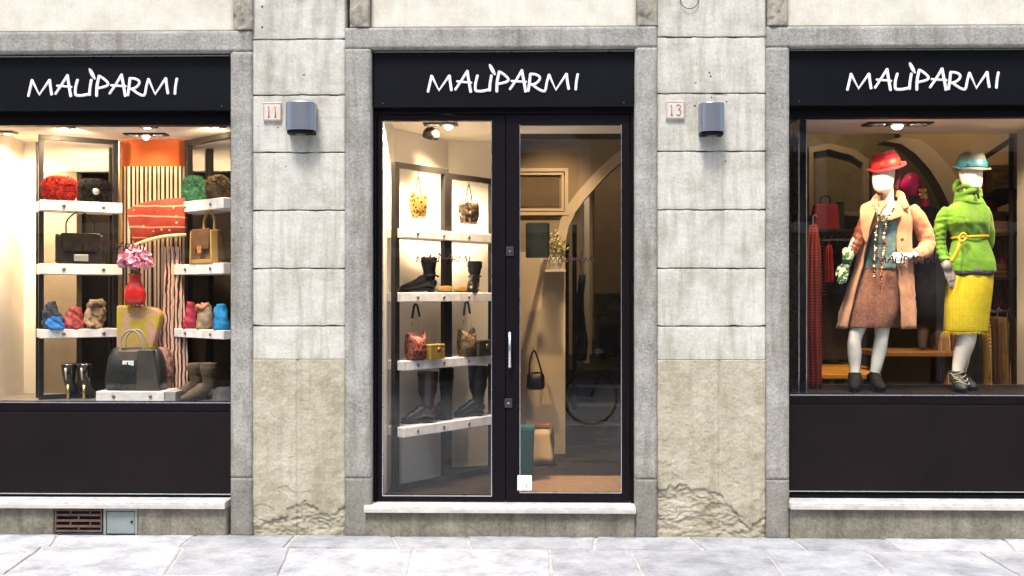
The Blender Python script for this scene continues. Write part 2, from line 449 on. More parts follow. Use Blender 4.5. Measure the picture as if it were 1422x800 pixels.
def N(x, y, z=0): return noise.noise(Vector((x, y, z)))
ZSPLIT = Z(711, 499)
JOINTS = [Z(711, p) for p in (453, 373, 292, 211, 131, 53)] + [Z(711, p) for p in (-28, -108, -190)]
TOPZ = 4.6
def pier(px0, px1, seed, line_px, fine=True):
    x0, x1 = X(px0), X(px1)
    def up(x, z):
        d = .002 * N(x * 3, z * 3, seed) + .0012 * N(x * 14, z * 14, seed)
        for k, j in enumerate(JOINTS):
            e = abs(z - j - .005 * N(x * 9, k * 7.3, seed) - .003 * N(x * 40, k, seed))
            wd = .0062 + .004 * N(x * 20, k, seed)
            if e < wd: d += .013 * (1 - (e / wd) ** 2)
            elif e < .02: d += .0008
        return d
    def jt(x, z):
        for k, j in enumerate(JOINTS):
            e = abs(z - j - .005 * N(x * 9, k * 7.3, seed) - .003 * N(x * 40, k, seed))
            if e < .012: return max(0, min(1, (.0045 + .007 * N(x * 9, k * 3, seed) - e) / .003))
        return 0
    lx = X(line_px)
    def lowf(x, z):
        d = -.004 + .006 * N(x * 4, z * 4, seed) + .003 * N(x * 16, z * 16, seed + 3) * (1 + max(0, .7 - z)) + .0018 * N(x * 48, z * 48, seed + 5)
        if abs(x - lx - .002 * N(0, z * 8, seed)) < .006: d += .008
        ed = max(0, 1 - min(x - x0, x1 - x) / .10)
        hb = (.17 if seed == 3 else .22) + .20 * N(x * 3.1, 1.7, seed * 1.7) + .07 * N(x * 9, z * 4, seed) + .03 * N(x * 28, z * 20, seed) + .13 * ed * ed
        if z < hb + .16 and N(x * 6, z * 9, seed + 7) > .28: d += .004
        if z < hb:
            r = .5 + .5 * N(x * 9, z * 24, seed + 9)
            lay = floor((hb - z) * 13 + 2.2 * N(x * 7, z * 9, seed + 2)) * .0035
            d += .008 + .015 * r * r + max(-.010, min(lay * 1.3, .014)) + .008 * N(x * 26, z * 70, seed + 4)
        return d
    k = 1 if fine else 3
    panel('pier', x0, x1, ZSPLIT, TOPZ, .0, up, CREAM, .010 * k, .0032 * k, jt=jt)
    panel('pier_base', x0, x1, -.01, ZSPLIT - .003, .0, lowf, ROUGH, .007 * k, .007 * k)
pier(349.5, 479.5, 3, 413); pier(912.5, 1063.5, 8, 999)
pier(-230, -75, 5, -150, False); pier(1495, 1650, 6, 1570, False)

def flat(x, z): return .0012 * N(x * 12, z * 12) + .0015 * N(x * 3, z * 3, 4)
BAYS = []   # (left px, right px of opening, label word)
def bay(pl, pr, jl, jr, ytop, ylin, ybot):
    """pl/pr opening edges, jl/jr outer jamb edges, lintel between ylin and ytop (pixels)"""
    mid = (pl + pr) / 2
    zt = Z(mid, ytop); zl = Z(mid, ylin); zb = .235
    for a, b in ((jl, pl), (pr, jr)):
        xa, xb = X(a) + .002, X(b)
        panel('jamb', xa, xb, .40, zl - .0, -.02, flat, STONE, .02, .02, .27)
        panel('jamb_foot', xa, xb, -.012, .397, -.022, flat, STONE_LOW, .02, .02, .27)
    panel('lintel', X(jl) + .002, X(jr), zl + .003, zt, -.021, flat, STONE, .02, .02, .27)
    # stone stubs above the corners, cream panel between
    for a, b, in ((pl - 29, pl - 2), (pr + 4, pr + 31)):
        def pf(x, z): return .006 * N(x * 20, z * 20, a) + (.008 if N(x * 7, z * 7, a) > .05 else 0)
        panel('corner_block', X(a), X(b), zt + .006, TOPZ, -.03, pf, PEEL, .01, .01, .3)
    panel('upper_panel', X(pl - 1), X(pr + 3), zt + .012, TOPZ, .02, lambda x, z: .001 * N(x * 8, z * 8) + (.004 if abs(z - zt - .33) < .008 else 0), CREAM_UP, .03, .01)
bay(-40.5, 321, -73, 351, 45, 74, 742)
bay(515.5, 881.5, 479.5, 912, 39, 68, 745)
bay(1095, 1460, 1063.5, 1494, 37, 66, 748)
# ledge groove on top of lintel
MB().box(-9, 9, .20, .6, TOPZ, 11).build('upper_wall', CREAM, BLD)
MB().box(-9, X(-231), .02, .6, -.01, TOPZ - .003).build('side_wall', CREAM, BLD)
MB().box(X(1652), 9, .02, .6, -.01, TOPZ - .003).build('side_wall', CREAM, BLD)
for k in range(5):
    x = -6.6 + k * 3.1
    MB().box(x, x + 1.2, .17, .199, 5.6, 7.6).build('upper_window', mat('upper_shutter', (.07, .09, .06), .6), BLD)

# sills and plinths
def plinth(px0, px1, ztop, th, over, ybk, px_pl0, px_pl1, cut=None):
    x0, x1 = X(px0), X(px1)
    MB().box(x0, x1, -.065, .20, ztop - th, ztop).build('window_sill', SILL, BLD, bevel=.006)
    MB().box(x0 + .002, x1 - .002, -.0665, -.05, ztop - th - .001, ztop - th * .42).build('sill_edge', SILL_EDGE, BLD, bevel=.002)
    segs = [(px_pl0, px_pl1)] if not cut else cut
    for a, b in segs:
        panel('plinth', X(a), X(b), -.012, ztop - th - .002, -.03, lambda x, z: .003 * N(x * 9, z * 9, 2) + .002 * N(x * 30, z * 30, 2), STONE_TAN, .012, .01, .23)
plinth(-36, 316.5, .238, .048, 0, 0, -36, 316, [(-36, 77), (193, 316)])
plinth(507, 882, .214, .044, 0, 0, 509, 881)
plinth(1094.5, 1459, .252, .048, 0, 0, 1096, 1458)

# vent and hatch in the left plinth
vx0, vx1 = X(79), X(144); vz0, vz1 = .018, .176
v = thing('vent_grille', 'rusty brick-pattern vent grille low in the stone plinth under the left shop window', 'vent', ((vx0 + vx1) / 2, -.03, 0))
RUST = mat('rusty_terracotta', (.12, .07, .055), .8, var=.4, vs=20)
hw = (vx1 - vx0) / 2
b = MB(); b.box(-hw, hw, 0, .012, vz1 - .012, vz1); b.box(-hw, hw, 0, .012, vz0, vz0 + .012); b.box(-hw, -hw + .01, 0, .012, vz0 + .013, vz1 - .013); b.box(hw - .01, hw, 0, .012, vz0 + .013, vz1 - .013)
b.build('surround', RUST, v)
b = MB()
for k in range(1, 4):
    z = vz0 + (vz1 - vz0) * k / 4; b.box(-hw + .011, hw - .011, -.001, .011, z - .007, z + .007)
for k in range(4):
    z = vz0 + (vz1 - vz0) * k / 4
    for t in ((.33, .75) if k % 2 else (.5,)):
        x = -hw + 2 * hw * t; b.box(x - .005, x + .005, .002, .010, z + .0075, z + .0335)
b.build('grille', RUST, v)
MB().box(-hw, hw, .06, .08, vz0, vz1).build('backing', mat('vent_dark', (.01, .009, .009), .9), v)
hx0, hx1 = X(146), X(193)
h = thing('utility_hatch', 'small grey green metal hatch door beside the vent grille in the plinth', 'hatch', ((hx0 + hx1) / 2, -.03, 0))
hw = (hx1 - hx0) / 2; GG = mat('grey_green_paint', (.24, .28, .27), .6, var=.15, vs=6, bs=30)
b = MB(); b.box(-hw, hw, 0, .2, vz1 - .012, vz1 + .008); b.box(-hw, -hw + .018, 0, .2, 0, vz1 - .0125); b.box(hw - .018, hw, 0, .2, 0, vz1 - .0125)
b.build('frame', GG, h, bevel=.002)
d_ = MB().box(-hw + .022, hw - .022, .006, .02, .006, vz1 - .018).build('door', GG, h, bevel=.002)
MB().lathe([(.001, 0), (.008, 0), (.008, .01), (.001, .01)], 12, M=Matrix.Translation((hw - .04, .007, .09)) @ Matrix.Rotation(pi / 2, 4, 'X')).build('lock', BLACK, d_)
MB().box(-hw + .02, hw - .02, .03, .2, 0, vz1 - .014).build('backing', BLACK, h)

# ------------------------------------------------------------------ lettering
LOGO = [  # strokes in logo units
    ([(60, 295), (78, 218), (92, 155)], 12), ([(92, 158), (155, 283), (245, 155)], 12), ([(245, 155), (252, 215), (262, 283)], 12.5),
    ([(295, 278), (350, 195), (398, 118)], 11.5), ([(398, 115), (412, 205), (428, 298)], 13), ([(308, 206), (435, 218)], 10),
    ([(487, 155), (470, 220), (468, 275), (482, 290), (530, 290), (590, 278)], 12.5), ([(606, 155), (594, 230), (590, 288)], 12.5),
    ([(674, 122), (655, 210), (652, 296)], 13), ([(674, 124), (715, 150), (750, 186), (742, 208), (700, 222), (662, 230)], 11.5),
    ([(764, 276), (820, 195), (866, 115)], 11.5), ([(866, 112), (884, 205), (900, 298)], 13), ([(776, 205), (905, 214)], 10),
    ([(940, 145), (932, 220), (922, 292)], 12.5), ([(938, 145), (985, 150), (1020, 172), (1012, 205), (975, 232), (942, 238)], 11.5),
    ([(960, 240), (1000, 270), (1045, 292), (1068, 284), (1082, 215), (1100, 150)], 11.5),
    ([(1100, 152), (1158, 283), (1250, 145)], 12), ([(1250, 145), (1258, 215), (1268, 276)], 12.5),
    ([(1346, 148), (1334, 215), (1328, 282)], 12)]
def lettering(scale, x0, z0, y, parent, m, depth, wmul=1, frac=None):
    """x0 = where logo unit 0 sits, z0 = the baseline"""
    b = MB()
    for i, (pts, r) in enumerate(LOGO):
        P = [Vector((x0 + a * scale, y, z0 + (295 - c) * scale)) for a, c in pts]
        P = smooth_curve(P, 4) if len(P) > 2 and i not in (1, 16) else P
        rr = r * scale * wmul
        # blunt pen ends
        d0 = (P[0] - P[1]).normalized(); d1 = (P[-1] - P[-2]).normalized()
        P = [P[0] + d0 * rr * .5] + P + [P[-1] + d1 * rr * .5]
        b.tube(P, [(depth, rr * .55)] + [(depth, rr)] * (len(P) - 2) + [(depth, rr * .55)], 10, up=(0, 1, 0))
    P = [Vector((x0 + a * scale, y, z0 + (295 - c) * scale)) for a, c in [(588, 60), (600, 82), (618, 118), (638, 152)]]
    b.tube(P, [(depth, 7 * scale * wmul), (depth, 15 * scale * wmul), (depth, 17 * scale * wmul), (depth, 7 * scale * wmul)], 10, up=(0, 1, 0))
    return b.build('lettering', m, parent)

def sign(pl, pr, pt, pb, txt_px, base_py, word, slant=0):
    x0, x1 = X(pl, -.0), X(pr, -.0); mid = (pl + pr) / 2; z1, z0 = Z(mid, pt, .03), Z(mid, pb, .03)
    t = thing('shop_sign', 'blue black fascia sign with white hand-drawn lettering above the ' + word, 'sign', ((x0 + x1) / 2, .03, z0), 0, 'fascia signs above the openings')
    h = z1 - z0; hw = (x1 - x0) / 2 - .006
    MB().box(-hw, hw, 0, .12, 0, h).build('board', SIGN, t, bevel=.004)
    MB().box(-hw + .004, hw - .004, -.004, .01, h + .001, h + .007).build('trim', CHROME, t)
    sc = 1 / 6.183 / K(mid, .03)
    xl = X(txt_px, .03) - t.location.x - 45 * sc
    lettering(sc, xl, Z(mid, base_py, .03) - z0, -.004, t, LETTER, .006)
    for sx in (-1, 1):
        MB().lathe([(.001, 0), (.004, 0), (.003, .003), (.001, .003)], 8, M=Matrix.Translation((sx * (hw - .07), .0, .03)) @ Matrix.Rotation(pi / 2, 4, 'X')).build('screw', CHROME, t)
    return t
sign(-40.5, 321, 79, 154, 37.5, 133.5, 'window of bags')
sign(516, 882, 72.5, 149, 592, 127.5, 'glass double door')
sign(1096, 1460, 70, 146, 1174, 125, 'window with mannequins')

# ------------------------------------------------------------------ shopfronts
def shop_window(pl, pr, ytop, yglass_t, yglass_b, yrb, gl, gr, letter_px, letter_py):
    mid = (pl + pr) / 2; Y = .10
    z = lambda py, yy=Y: Z(mid, py, yy)
    x0, x1 = X(pl, 0) + .003, X(pr, 0) - .003
    f = MB(); zt = z(ytop - 6); g1 = z(yglass_t); g0 = z(yglass_b); zb = .243
    xg0, xg1 = X(gl, Y), X(gr, Y)
    f.box(x0, x1, Y, Y + .08, g1, zt)                      # head
    f.box(x0, xg0, Y, Y + .08, g0, g1 - .0005); f.box(xg1, x1, Y, Y + .08, g0, g1 - .0005)
    f.box(x0, x1, Y, Y + .08, zb + .035, g0 - .0005)
    root = f.build('window_frame', BLACK, BLD, bevel=.003)
    MB().box(xg0 - .004, xg1 + .004, Y - .004, Y + .002, g0 - .008, g0 - .001).build('metal_bead', CHROME, root)
    # stall riser with a thin raised border line
    zr1 = z(yglass_b + 14); zr0 = z(yrb)
    MB().box(xg0 - .01, xg1 + .01, Y - .012, Y - .0005, zr0, zr1).build('stall_riser', PANEL, root, bevel=.003)
    MB().box(x0 + .002, x1 - .002, Y - .008, Y - .0005, zr1 + .004, g0 - .010).build('riser_rail', FRAME, root, bevel=.002)
    MB().box(x0 + .003, x1 - .003, Y - .016, Y - .0005, zr0 - .009, zr0 - .003).build('metal_bead', CHROME, root)
    MB().box(x0, x1, Y - .01, Y + .08, zb - .006, zb + .034).build('base_rail', BLACK, root, bevel=.002)
    MB().box(xg0 - .001, xg1 + .001, Y + .03, Y + .038, g0 - .002, g1 + .002).build('pane', GLASS, root)
    sc = 84 / 1310 / K(letter_px, Y + .03)
    lettering(sc, X(letter_px, Y + .03), Z(letter_px, letter_py, Y + .03), Y + .028, root, VINYL, .0012, 1.15)
    return root
shop_window(-40.5, 321, 154, 174, 558, 684, -30, 320, 115, 348)
shop_window(1096, 1460, 146, 163, 548, 681, 1097.5, 1456, 1213, 366)

# double door
def door():
    Y = .07; mid = 700
    z = lambda py, yy=Y: Z(mid, py, yy)
    xa, xb = X(516, 0) + .003, X(882, 0) - .003
    zt = z(143); zb = .214
    fr = MB()
    xl, xr = X(523, Y), X(876, Y); zh = z(158)
    fr.box(xa, xl, Y, Y + .1, zb, zt); fr.box(xr, xb, Y, Y + .1, zb, zt); fr.box(xl + .0005, xr - .0005, Y, Y + .1, zh, zt)
    root = fr.build('door_frame', BLACK, BLD, bevel=.003)
    def leaf(pa, pb, ga, gb, yt, yb, extra):
        x0, x1 = X(pa, Y), X(pb, Y); g0, g1 = X(ga, Y), X(gb, Y); z0, z1 = zb + .004, zh - .004
        zg0, zg1 = z(yb), z(yt); b = MB(); y0, y1 = Y + .012, Y + .062
        b.box(x0, g0, y0, y1, z0, z1); b.box(g1, x1, y0, y1, z0, z1)
        b.box(g0 + .0003, g1 - .0003, y0, y1, zg1, z1); b.box(g0 + .0003, g1 - .0003, y0, y1, z0, zg0)
        d = b.build('glazed_door', FRAME, BLD, bevel=.003)
        bd = MB()
        bd.box(g0, g1, y0 - .003, y0 + .004, zg0, zg0 + .006); bd.box(g0, g0 + .005, y0 - .003, y0 + .004, zg0 + .0065, zg1); bd.box(g1 - .005, g1, y0 - .003, y0 + .004, zg0 + .0065, zg1)
        bd.build('metal_bead', CHROME, d)
        MB().box(g0 + .001, g1 - .001, Y + .03, Y + .038, zg0 - .002, zg1 + .002).build('pane', GLASS, d)
        return d
    MB().box(X(698, Y), X(706, Y), Y + .064, Y + .075, zb + .004, zh - .004).build('meeting_strip', BLACK, root)
    d1 = leaf(524, 701.8, 530.5, 683, 167, 690, 0); d2 = leaf(702.5, 875, 721.5, 863.5, 173, 685, 1)
    for dd, px, wpx in ((d1, 575, 76), (d2, 760, 64)):
        sc = wpx / 1310 / K(px, Y)
        lettering(sc, X(px, Y + .03), Z(px, 364, Y + .03), Y + .028, dd, VINYL, .0012, 1.15)
    # pull handle
    x = X(708, Y); za, zc = z(508), z(463)
    hb = MB(); hb.tube([(x, Y - .035, za), (x, Y - .035, (za + zc) / 2), (x, Y - .035, zc)], [.012, .009, .012], 12)
    for q in (za + .012, zc - .012): hb.tube([(x, Y + .014, q), (x, Y - .03, q)], .008, 8)
    hb.ball((x, Y - .035, za), .0135); hb.ball((x, Y - .035, zc), .0135)
    hb.build('handle', CHROME, d2, smooth=True)
    for px, py in ((708, 349), (706, 560)):
        cx, cz = X(px, Y), z(py)
        l = MB().box(cx - .027, cx + .027, Y + .002, Y + .011, cz - .032, cz + .032).build('lock_plate', mat('grey_lock_metal', (.03, .03, .036), .4), d2, bevel=.002)
        MB().lathe([(.001, 0), (.009, 0), (.008, .004), (.001, .004)], 12, M=Matrix.Translation((cx, Y + .002, cz)) @ Matrix.Rotation(pi / 2, 4, 'X')).build('keyhole', CHROME, l)
    return d2
door()
# notice stuck at the foot of the right door leaf
x0, z0 = at(718.5, 681, .078); x1, z1 = at(738.5, 660, .078)
nn = thing('paper_notice', 'small white paper notice taped low on the right door leaf', 'notice', (x0, .078, z0))
MB().box(0, x1 - x0, 0, .0015, 0, z1 - z0).build('paper', mat('white_paper', (.85, .85, .84), .7, var=.02), nn)
MB().box(.062, .068, -.001, -.0004, .018, .045, Matrix.Rotation(0, 4, 'Y')).build('printed_mark', mat('blue_print', (.15, .25, .35), .6), nn)

# wall lamps
def wall_lamp(pxl, pxr, pyt, pyb, label):
    x0, x1 = X(pxl, -.13), X(pxr, -.13); z1, z0 = Z(pxl, pyt, -.13), Z(pxl, pyb, -.13); W = (x1 - x0) / 2; H = z1 - z0
    t = thing('wall_lamp', label, 'wall lamp', ((x0 + x1) / 2, 0, z0), 0, 'silver wall lamps on the piers')
    prof = []
    for i in range(17):
        a = pi * i / 16; prof.append((W * .97 * cos(a), -.085 - .06 * sin(a) ** .8))
    pts = [(W * .97, -.01)] + prof + [(-W * .97, -.01)]
    b = MB(); b.loft([[Vector((x, y, z)) for x, y in pts] for z in (0, H * .5, H)])
    b.build('housing', LAMPM, t, bevel=.003)
    b = MB(); b.loft([[Vector((x * .93, y * .96, z)) for x, y in pts] for z in (-.022, -.001)]); b.build('bottom_cover', BLACK, t, bevel=.003)
    MB().lathe([(.001, 0), (.035, 0), (.035, .006), (.001, .006)], 20, c=(0, -.08, -.028)).build('lens', mat('frosted_lens', (.12, .12, .12), .3), t)
    MB().box(-.05, .05, -.012, .004, .03, H - .03).build('wall_plate', BLACK, t)
wall_lamp(394.5, 436, 141, 180, 'silver blue curved wall lamp to the right of house number 11')
wall_lamp(973, 1008, 142, 182, 'silver blue curved wall lamp to the right of house number 13')

# house numbers
TILEM = mat('worn_white_tile', (.62, .57, .5), .6, var=.12, vs=25)
REDN = mat('faded_red_digits', (.42, .2, .15), .7, var=.3, vs=60)
def number(px0, px1, py0, py1, strokes, label):
    x0, x1 = X(px0, -.02), X(px1, -.02); z1, z0 = Z(px0, py0, -.02), Z(px0, py1, -.02); W, H = x1 - x0, z1 - z0
    t = thing('house_number', label, 'house number', (x0, -.018, z0))
    MB().box(0, W, 0, .022, 0, H).build('tile', TILEM, t, bevel=.004)
    b = MB()
    b.box(.004, W - .004, -.0015, .0, H - .010, H - .006); b.box(.004, W - .004, -.0015, .0, .006, .010)
    b.box(.004, .008, -.0015, 0, .0105, H - .0105); b.box(W - .008, W - .004, -.0015, 0, .0105, H - .0105)
    b.build('border', mat('brown_line', (.35, .26, .18), .7), t)
    b = MB()
    for st in strokes:
        P = [Vector((W * a, -.001, H * c)) for a, c in st]
        if len(P) > 3: P = smooth_curve(P, 5)
        b.tube(P, (.0035), 8)
    b.build('digits', REDN, t, smooth=True)
one = lambda x: [[(x, .22), (x, .78)], [(x, .78), (x - .06, .7)], [(x - .06, .22), (x + .06, .22)]]
three = [[(.56, .72), (.63, .79), (.74, .76), (.76, .66), (.66, .53)], [(.66, .53), (.78, .46), (.77, .3), (.66, .21), (.55, .28)]]
number(365, 390.5, 142, 168, one(.32) + one(.68), 'worn white tile with red number 11, beside the lamp left of the glass door')
number(925, 951, 140, 165.5, one(.3) + three, 'worn white tile with red number 13, beside the lamp right of the glass door')

# hanging wire loop at the top of the right pier
b = MB(); P = [(X(957 + 12.5 * cos(a)), -.012 - .004 * sin(a), Z(957, 0 + 13 * sin(a) + (-30 if abs(cos(a)) > .999 else 0))) for a in [pi * k / 24 for k in range(25)]]
P = [(P[0][0], -.006, TOPZ - .1)] + P + [(P[-1][0], -.006, TOPZ - .1)]
tag(b.tube(P, .0028, 6).build('cable', mat('black_cable', (.02, .02, .02), .6), smooth=True), 'thin black cable hanging in a loop over the top of the right cream pier', 'cable')
# old fixings on the piers
HOLE = mat('old_fixing', (.04, .03, .025), .8)
b = MB()
for px, py in ((364, 9), (364, 38), (422, 104), (397, 231), (386, 177), (967, 89), (985, 101), (987, 106), (966, 115), (988, 135), (1009, 141), (965, 147), (1008, 224), (520, 46), (520, 50), (871, 44), (1102, 45), (1102, 41), (1149, 51), (1398, 50), (20, 60), (275, 58), (319, 50)):
    fx, fz = at(px, py, -.002)
    yy = -.0225 if (py < 62 and not (360 < px < 370)) else -.003
    s = random.uniform(.004, .0075)
    o = MB().lathe([(.001, .001), (s, 0), (s * .8, .006), (.001, .006)], 8, sx=1, sy=random.uniform(.7, 1.3), M=Matrix.Translation((fx, yy + .002, fz)) @ Matrix.Rotation(-pi / 2, 4, 'X')).build('wall_fixing', HOLE, BLD)

# ------------------------------------------------------------------ interior shell
def wallbox(name, m, *a, bev=0): return MB().box(*a).build(name, m, BLD, bevel=bev)
CEIL = WALLW
# left display room
LF = .885
wallbox('display_floor', TILE, -4.35, -1.16, .19, 2.2, LF - .05, LF)
wallbox('display_ceiling', CEIL, -4.35, -1.16, .19, 2.2, 2.90, 3.0)
wallbox('interior_wall', WALLW, -4.45, -4.08, .19, 2.2, LF, 2.9)
wallbox('interior_wall', WALLW, -4.08, X(59, 1), 1.0, 1.1, LF, 2.9)            # left part of the back
wallbox('interior_wall', WALLW, X(59, 1) + .001, -1.2, 1.0, 1.1, Z(110, 238, 1.0), 2.9)     # pale strip over the dark openings
wallbox('interior_wall', mat('taupe_panel', (.20, .165, .12), .8), X(59, 1) + .001, X(106, 1), 1.002, 1.1, LF, Z(110, 238, 1) - .004)
wallbox('interior_wall', BACKD, X(90, 1.3), -1.2, 1.3, 1.36, LF, 2.9)  # dark panel stands in for the unlit shop behind the opening
wallbox('interior_wall', WALLW, -1.20, -1.12, .19, 2.2, .235, 2.9)
# centre display niche
CF = .224
wallbox('interior_floor', FLOORT, -1.12, 5.5, .17, 3.05, CF - .08, CF)
wallbox('door_mat', MATT, X(722, .4), X(863, .4) + .05, .27, 1.02, CF + .001, CF + .012)
def obl(name, m, p, q, z0, z1, th=.06):
    (ax, ay), (bx, by) = p, q; L = sqrt((bx - ax) ** 2 + (by - ay) ** 2); a = atan2(by - ay, bx - ax)
    return MB().box(0, L, 0, th, z0, z1, Matrix.Translation((ax, ay, 0)) @ Matrix.Rotation(a, 4, 'Z')).build(name, m, BLD)
wallbox('interior_wall', WALLW, -1.14, -1.075, .17, .83, CF, 2.97)
obl('interior_wall', WALLW, (-1.075, .83), (-.71, 1.45), CF, 2.97)
obl('interior_wall', WALLW, (-.71, 1.45), (-.22, 1.62), CF, 2.97)
wallbox('interior_ceiling', CEIL, -1.14, -.12, .17, 2.9, 2.97, 3.05)
wallbox('interior_ceiling', WALLW, -.12, 1.05, .17, .75, 2.91, 3.0)     # beam just inside the right leaf
wallbox('ceiling_bulkhead', DARKM, -.12, 1.05, .75, .79, 2.87, 3.0)
# pillar wall and arch behind the right leaf
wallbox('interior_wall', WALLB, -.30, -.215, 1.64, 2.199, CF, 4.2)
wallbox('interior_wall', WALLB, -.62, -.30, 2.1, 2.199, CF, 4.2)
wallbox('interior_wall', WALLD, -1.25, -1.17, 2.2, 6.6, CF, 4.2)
wallbox('pillar', WALLB, X(700, 2.2), X(785, 2.2), 2.2, 2.5, CF, Z(785, 350, 2.2) - .001)
b = MB(); (fx0, fz1), (fx1, fz0) = at(700, 234, 2.19), at(789, 299, 2.19)
for q0, q1, w_ in ((0, .012, .03), (.04, .055, .02)):
    for bx_ in ((fx0 + q0, fx1 - q0, fz1 - q0 - w_, fz1 - q0), (fx0 + q0, fx1 - q0, fz0 + q0, fz0 + q0 + w_), (fx1 - q0 - w_, fx1 - q0, fz0 + q0 + w_ + .0005, fz1 - q0 - w_ - .0005)):
        b.box(bx_[0], bx_[1], 2.17 + q0 * .2, 2.1995, bx_[2], bx_[3])
b.build('wall_moulding', WALLB, BLD)
MB().box(fx0 + .08, fx1 - .08, 2.192, 2.1992, fz0 + .08, fz1 - .08).build('moulding_panel', mat('brown_panel_paint', (.10, .065, .03), .7), BLD)
# arch wall: pieces either side of the curve (opening to the right of the pillar)
arc = [(785, 350), (786, 332), (790, 314), (799, 295), (812, 277), (828, 259), (845, 241), (864, 224), (885, 210)]
b = MB(); P = [at(a, c, 2.2) for a, c in arc]
poly = P + [(P[-1][0], 4.2), (P[0][0] - .9, 4.2), (P[0][0] - .9, P[0][1])]
B_ = MB(); Q_ = [at(a - 12, c - 8, 2.2) for a, c in arc]; B_.prism(P + Q_[::-1], 2.175, 2.1995); B_.build('lit_arch_edge', WALLB, BLD)  # lit edge of the arch, put in as a strip of paler plaster
b.prism(poly, 2.2, 2.5); b.build('arch', mat('brown_beige_plaster', (.23, .17, .095), .9, var=.1, vs=1.5), BLD)
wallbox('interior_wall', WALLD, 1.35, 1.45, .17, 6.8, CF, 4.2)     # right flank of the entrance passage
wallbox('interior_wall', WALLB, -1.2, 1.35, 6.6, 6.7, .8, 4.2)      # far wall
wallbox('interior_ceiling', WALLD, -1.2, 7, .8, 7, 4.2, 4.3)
wallbox('upper_floor', FLOORT, -1.2, 1.35, 3.95, 6.6, .75, .87)
STEP = mat('dark_slate_step', (.045, .05, .055), .4, var=.3, vs=5, bst=.1)
for k in range(4):
    MB().box(.15, 1.35, 3.0 + .31 * k, 4.0, CF + .16 * k + (.001 if k else 0), CF + .16 * (k + 1)).build('step', STEP, BLD, bevel=.006)
# dark posts and lit strip of the inner doorway
wallbox('inner_post', DARKM, X(784, 3.2), X(790, 3.2), 3.2, 3.26, .5, Z(790, 338, 3.2))
wallbox('inner_post', DARKM, X(795, 3.3), X(801, 3.3), 3.3, 3.36, .5, Z(797, 312, 3.3))
wallbox('lit_door_casing', WALLW, X(811, 4.9), X(818, 4.9), 4.85, 4.95, .87, Z(815, 278, 5.2))
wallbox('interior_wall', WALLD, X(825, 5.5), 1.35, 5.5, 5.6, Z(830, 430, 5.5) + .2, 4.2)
# right display
RF = .955
wallbox('display_floor', FLOORT, 1.45, 4.2, .19, 1.15, RF - .1, RF)
wallbox('display_floor_edge', mat('steel_edge', (.35, .33, .3), .4, .6), 1.5, 4.2, 1.15, 1.17, RF - .12, RF)
PINK = mat('blush_plaster', (.74, .62, .54), .85, var=.04, vs=2)
wallbox('display_ceiling', PINK, 1.45, 4.2, .19, 1.24, 2.98, 3.1)
wallbox('interior_wall', WALLW, 3.93, 4.05, .19, 1.27, CF, 3.0)
wallbox('interior_wall', BACKD, 1.46, 1.50, .19, 4.5, CF, 3.9)
wallbox('interior_wall', mat('olive_dim_plaster', (.26, .21, .11), .9), 1.45, 7, 5.6, 5.7, CF, 4.2)
wallbox('interior_wall', BACKD, 5.2, 5.3, 1.3, 5.6, CF, 4.2)
wallbox('interior_wall', WALLW, 4.06, 5.2, 1.27, 1.33, CF, 4.2)
wallbox('interior_floor', FLOORT, 1.45, 5.2, 3.06, 5.6, CF - .08, CF)
# vaulted band and beige vault in the right room
arc = [(1228, 196), (1252, 200), (1272, 214), (1292, 236), (1308, 262), (1322, 292)]
b = MB(); P = [at(a, c, 4.0) for a, c in arc]; Q = [at(a + 26, c - 6, 4.0) for a, c in arc]
b.prism(P + Q[::-1], 4.0, 4.25); b.build('vault_rib', WALLB, BLD)
P2 = [at(a + 24, c - 6, 4.1) for a, c in arc] + [at(1322, 300, 4.1), (5.2, at(0, 300, 4.1)[1]), (5.2, 4.2), (at(1230, 190, 4.1)[0], 4.2)]
b = MB(); b.prism(P2, 4.12, 4.3); b.build('vault_wall', mat('ochre_vault_plaster', (.34, .24, .13), .9, var=.12, vs=1.5), BLD)
b = MB()   # panelled arch on the back wall
A1 = [at(a, c, 5.55) for a, c in ((1122, 300), (1122, 205), (1150, 200), (1185, 208), (1205, 222), (1205, 300))]
A0 = [at(a, c, 5.55) for a, c in ((1128, 294), (1128, 212), (1150, 208), (1180, 216), (1197, 228), (1197, 294))]
for i in range(6):
    j = (i + 1) % 6; b.prism([A1[i], A1[j], A0[j], A0[i]], 5.5, 5.599)
b.build('wall_moulding', WALLB, BLD)

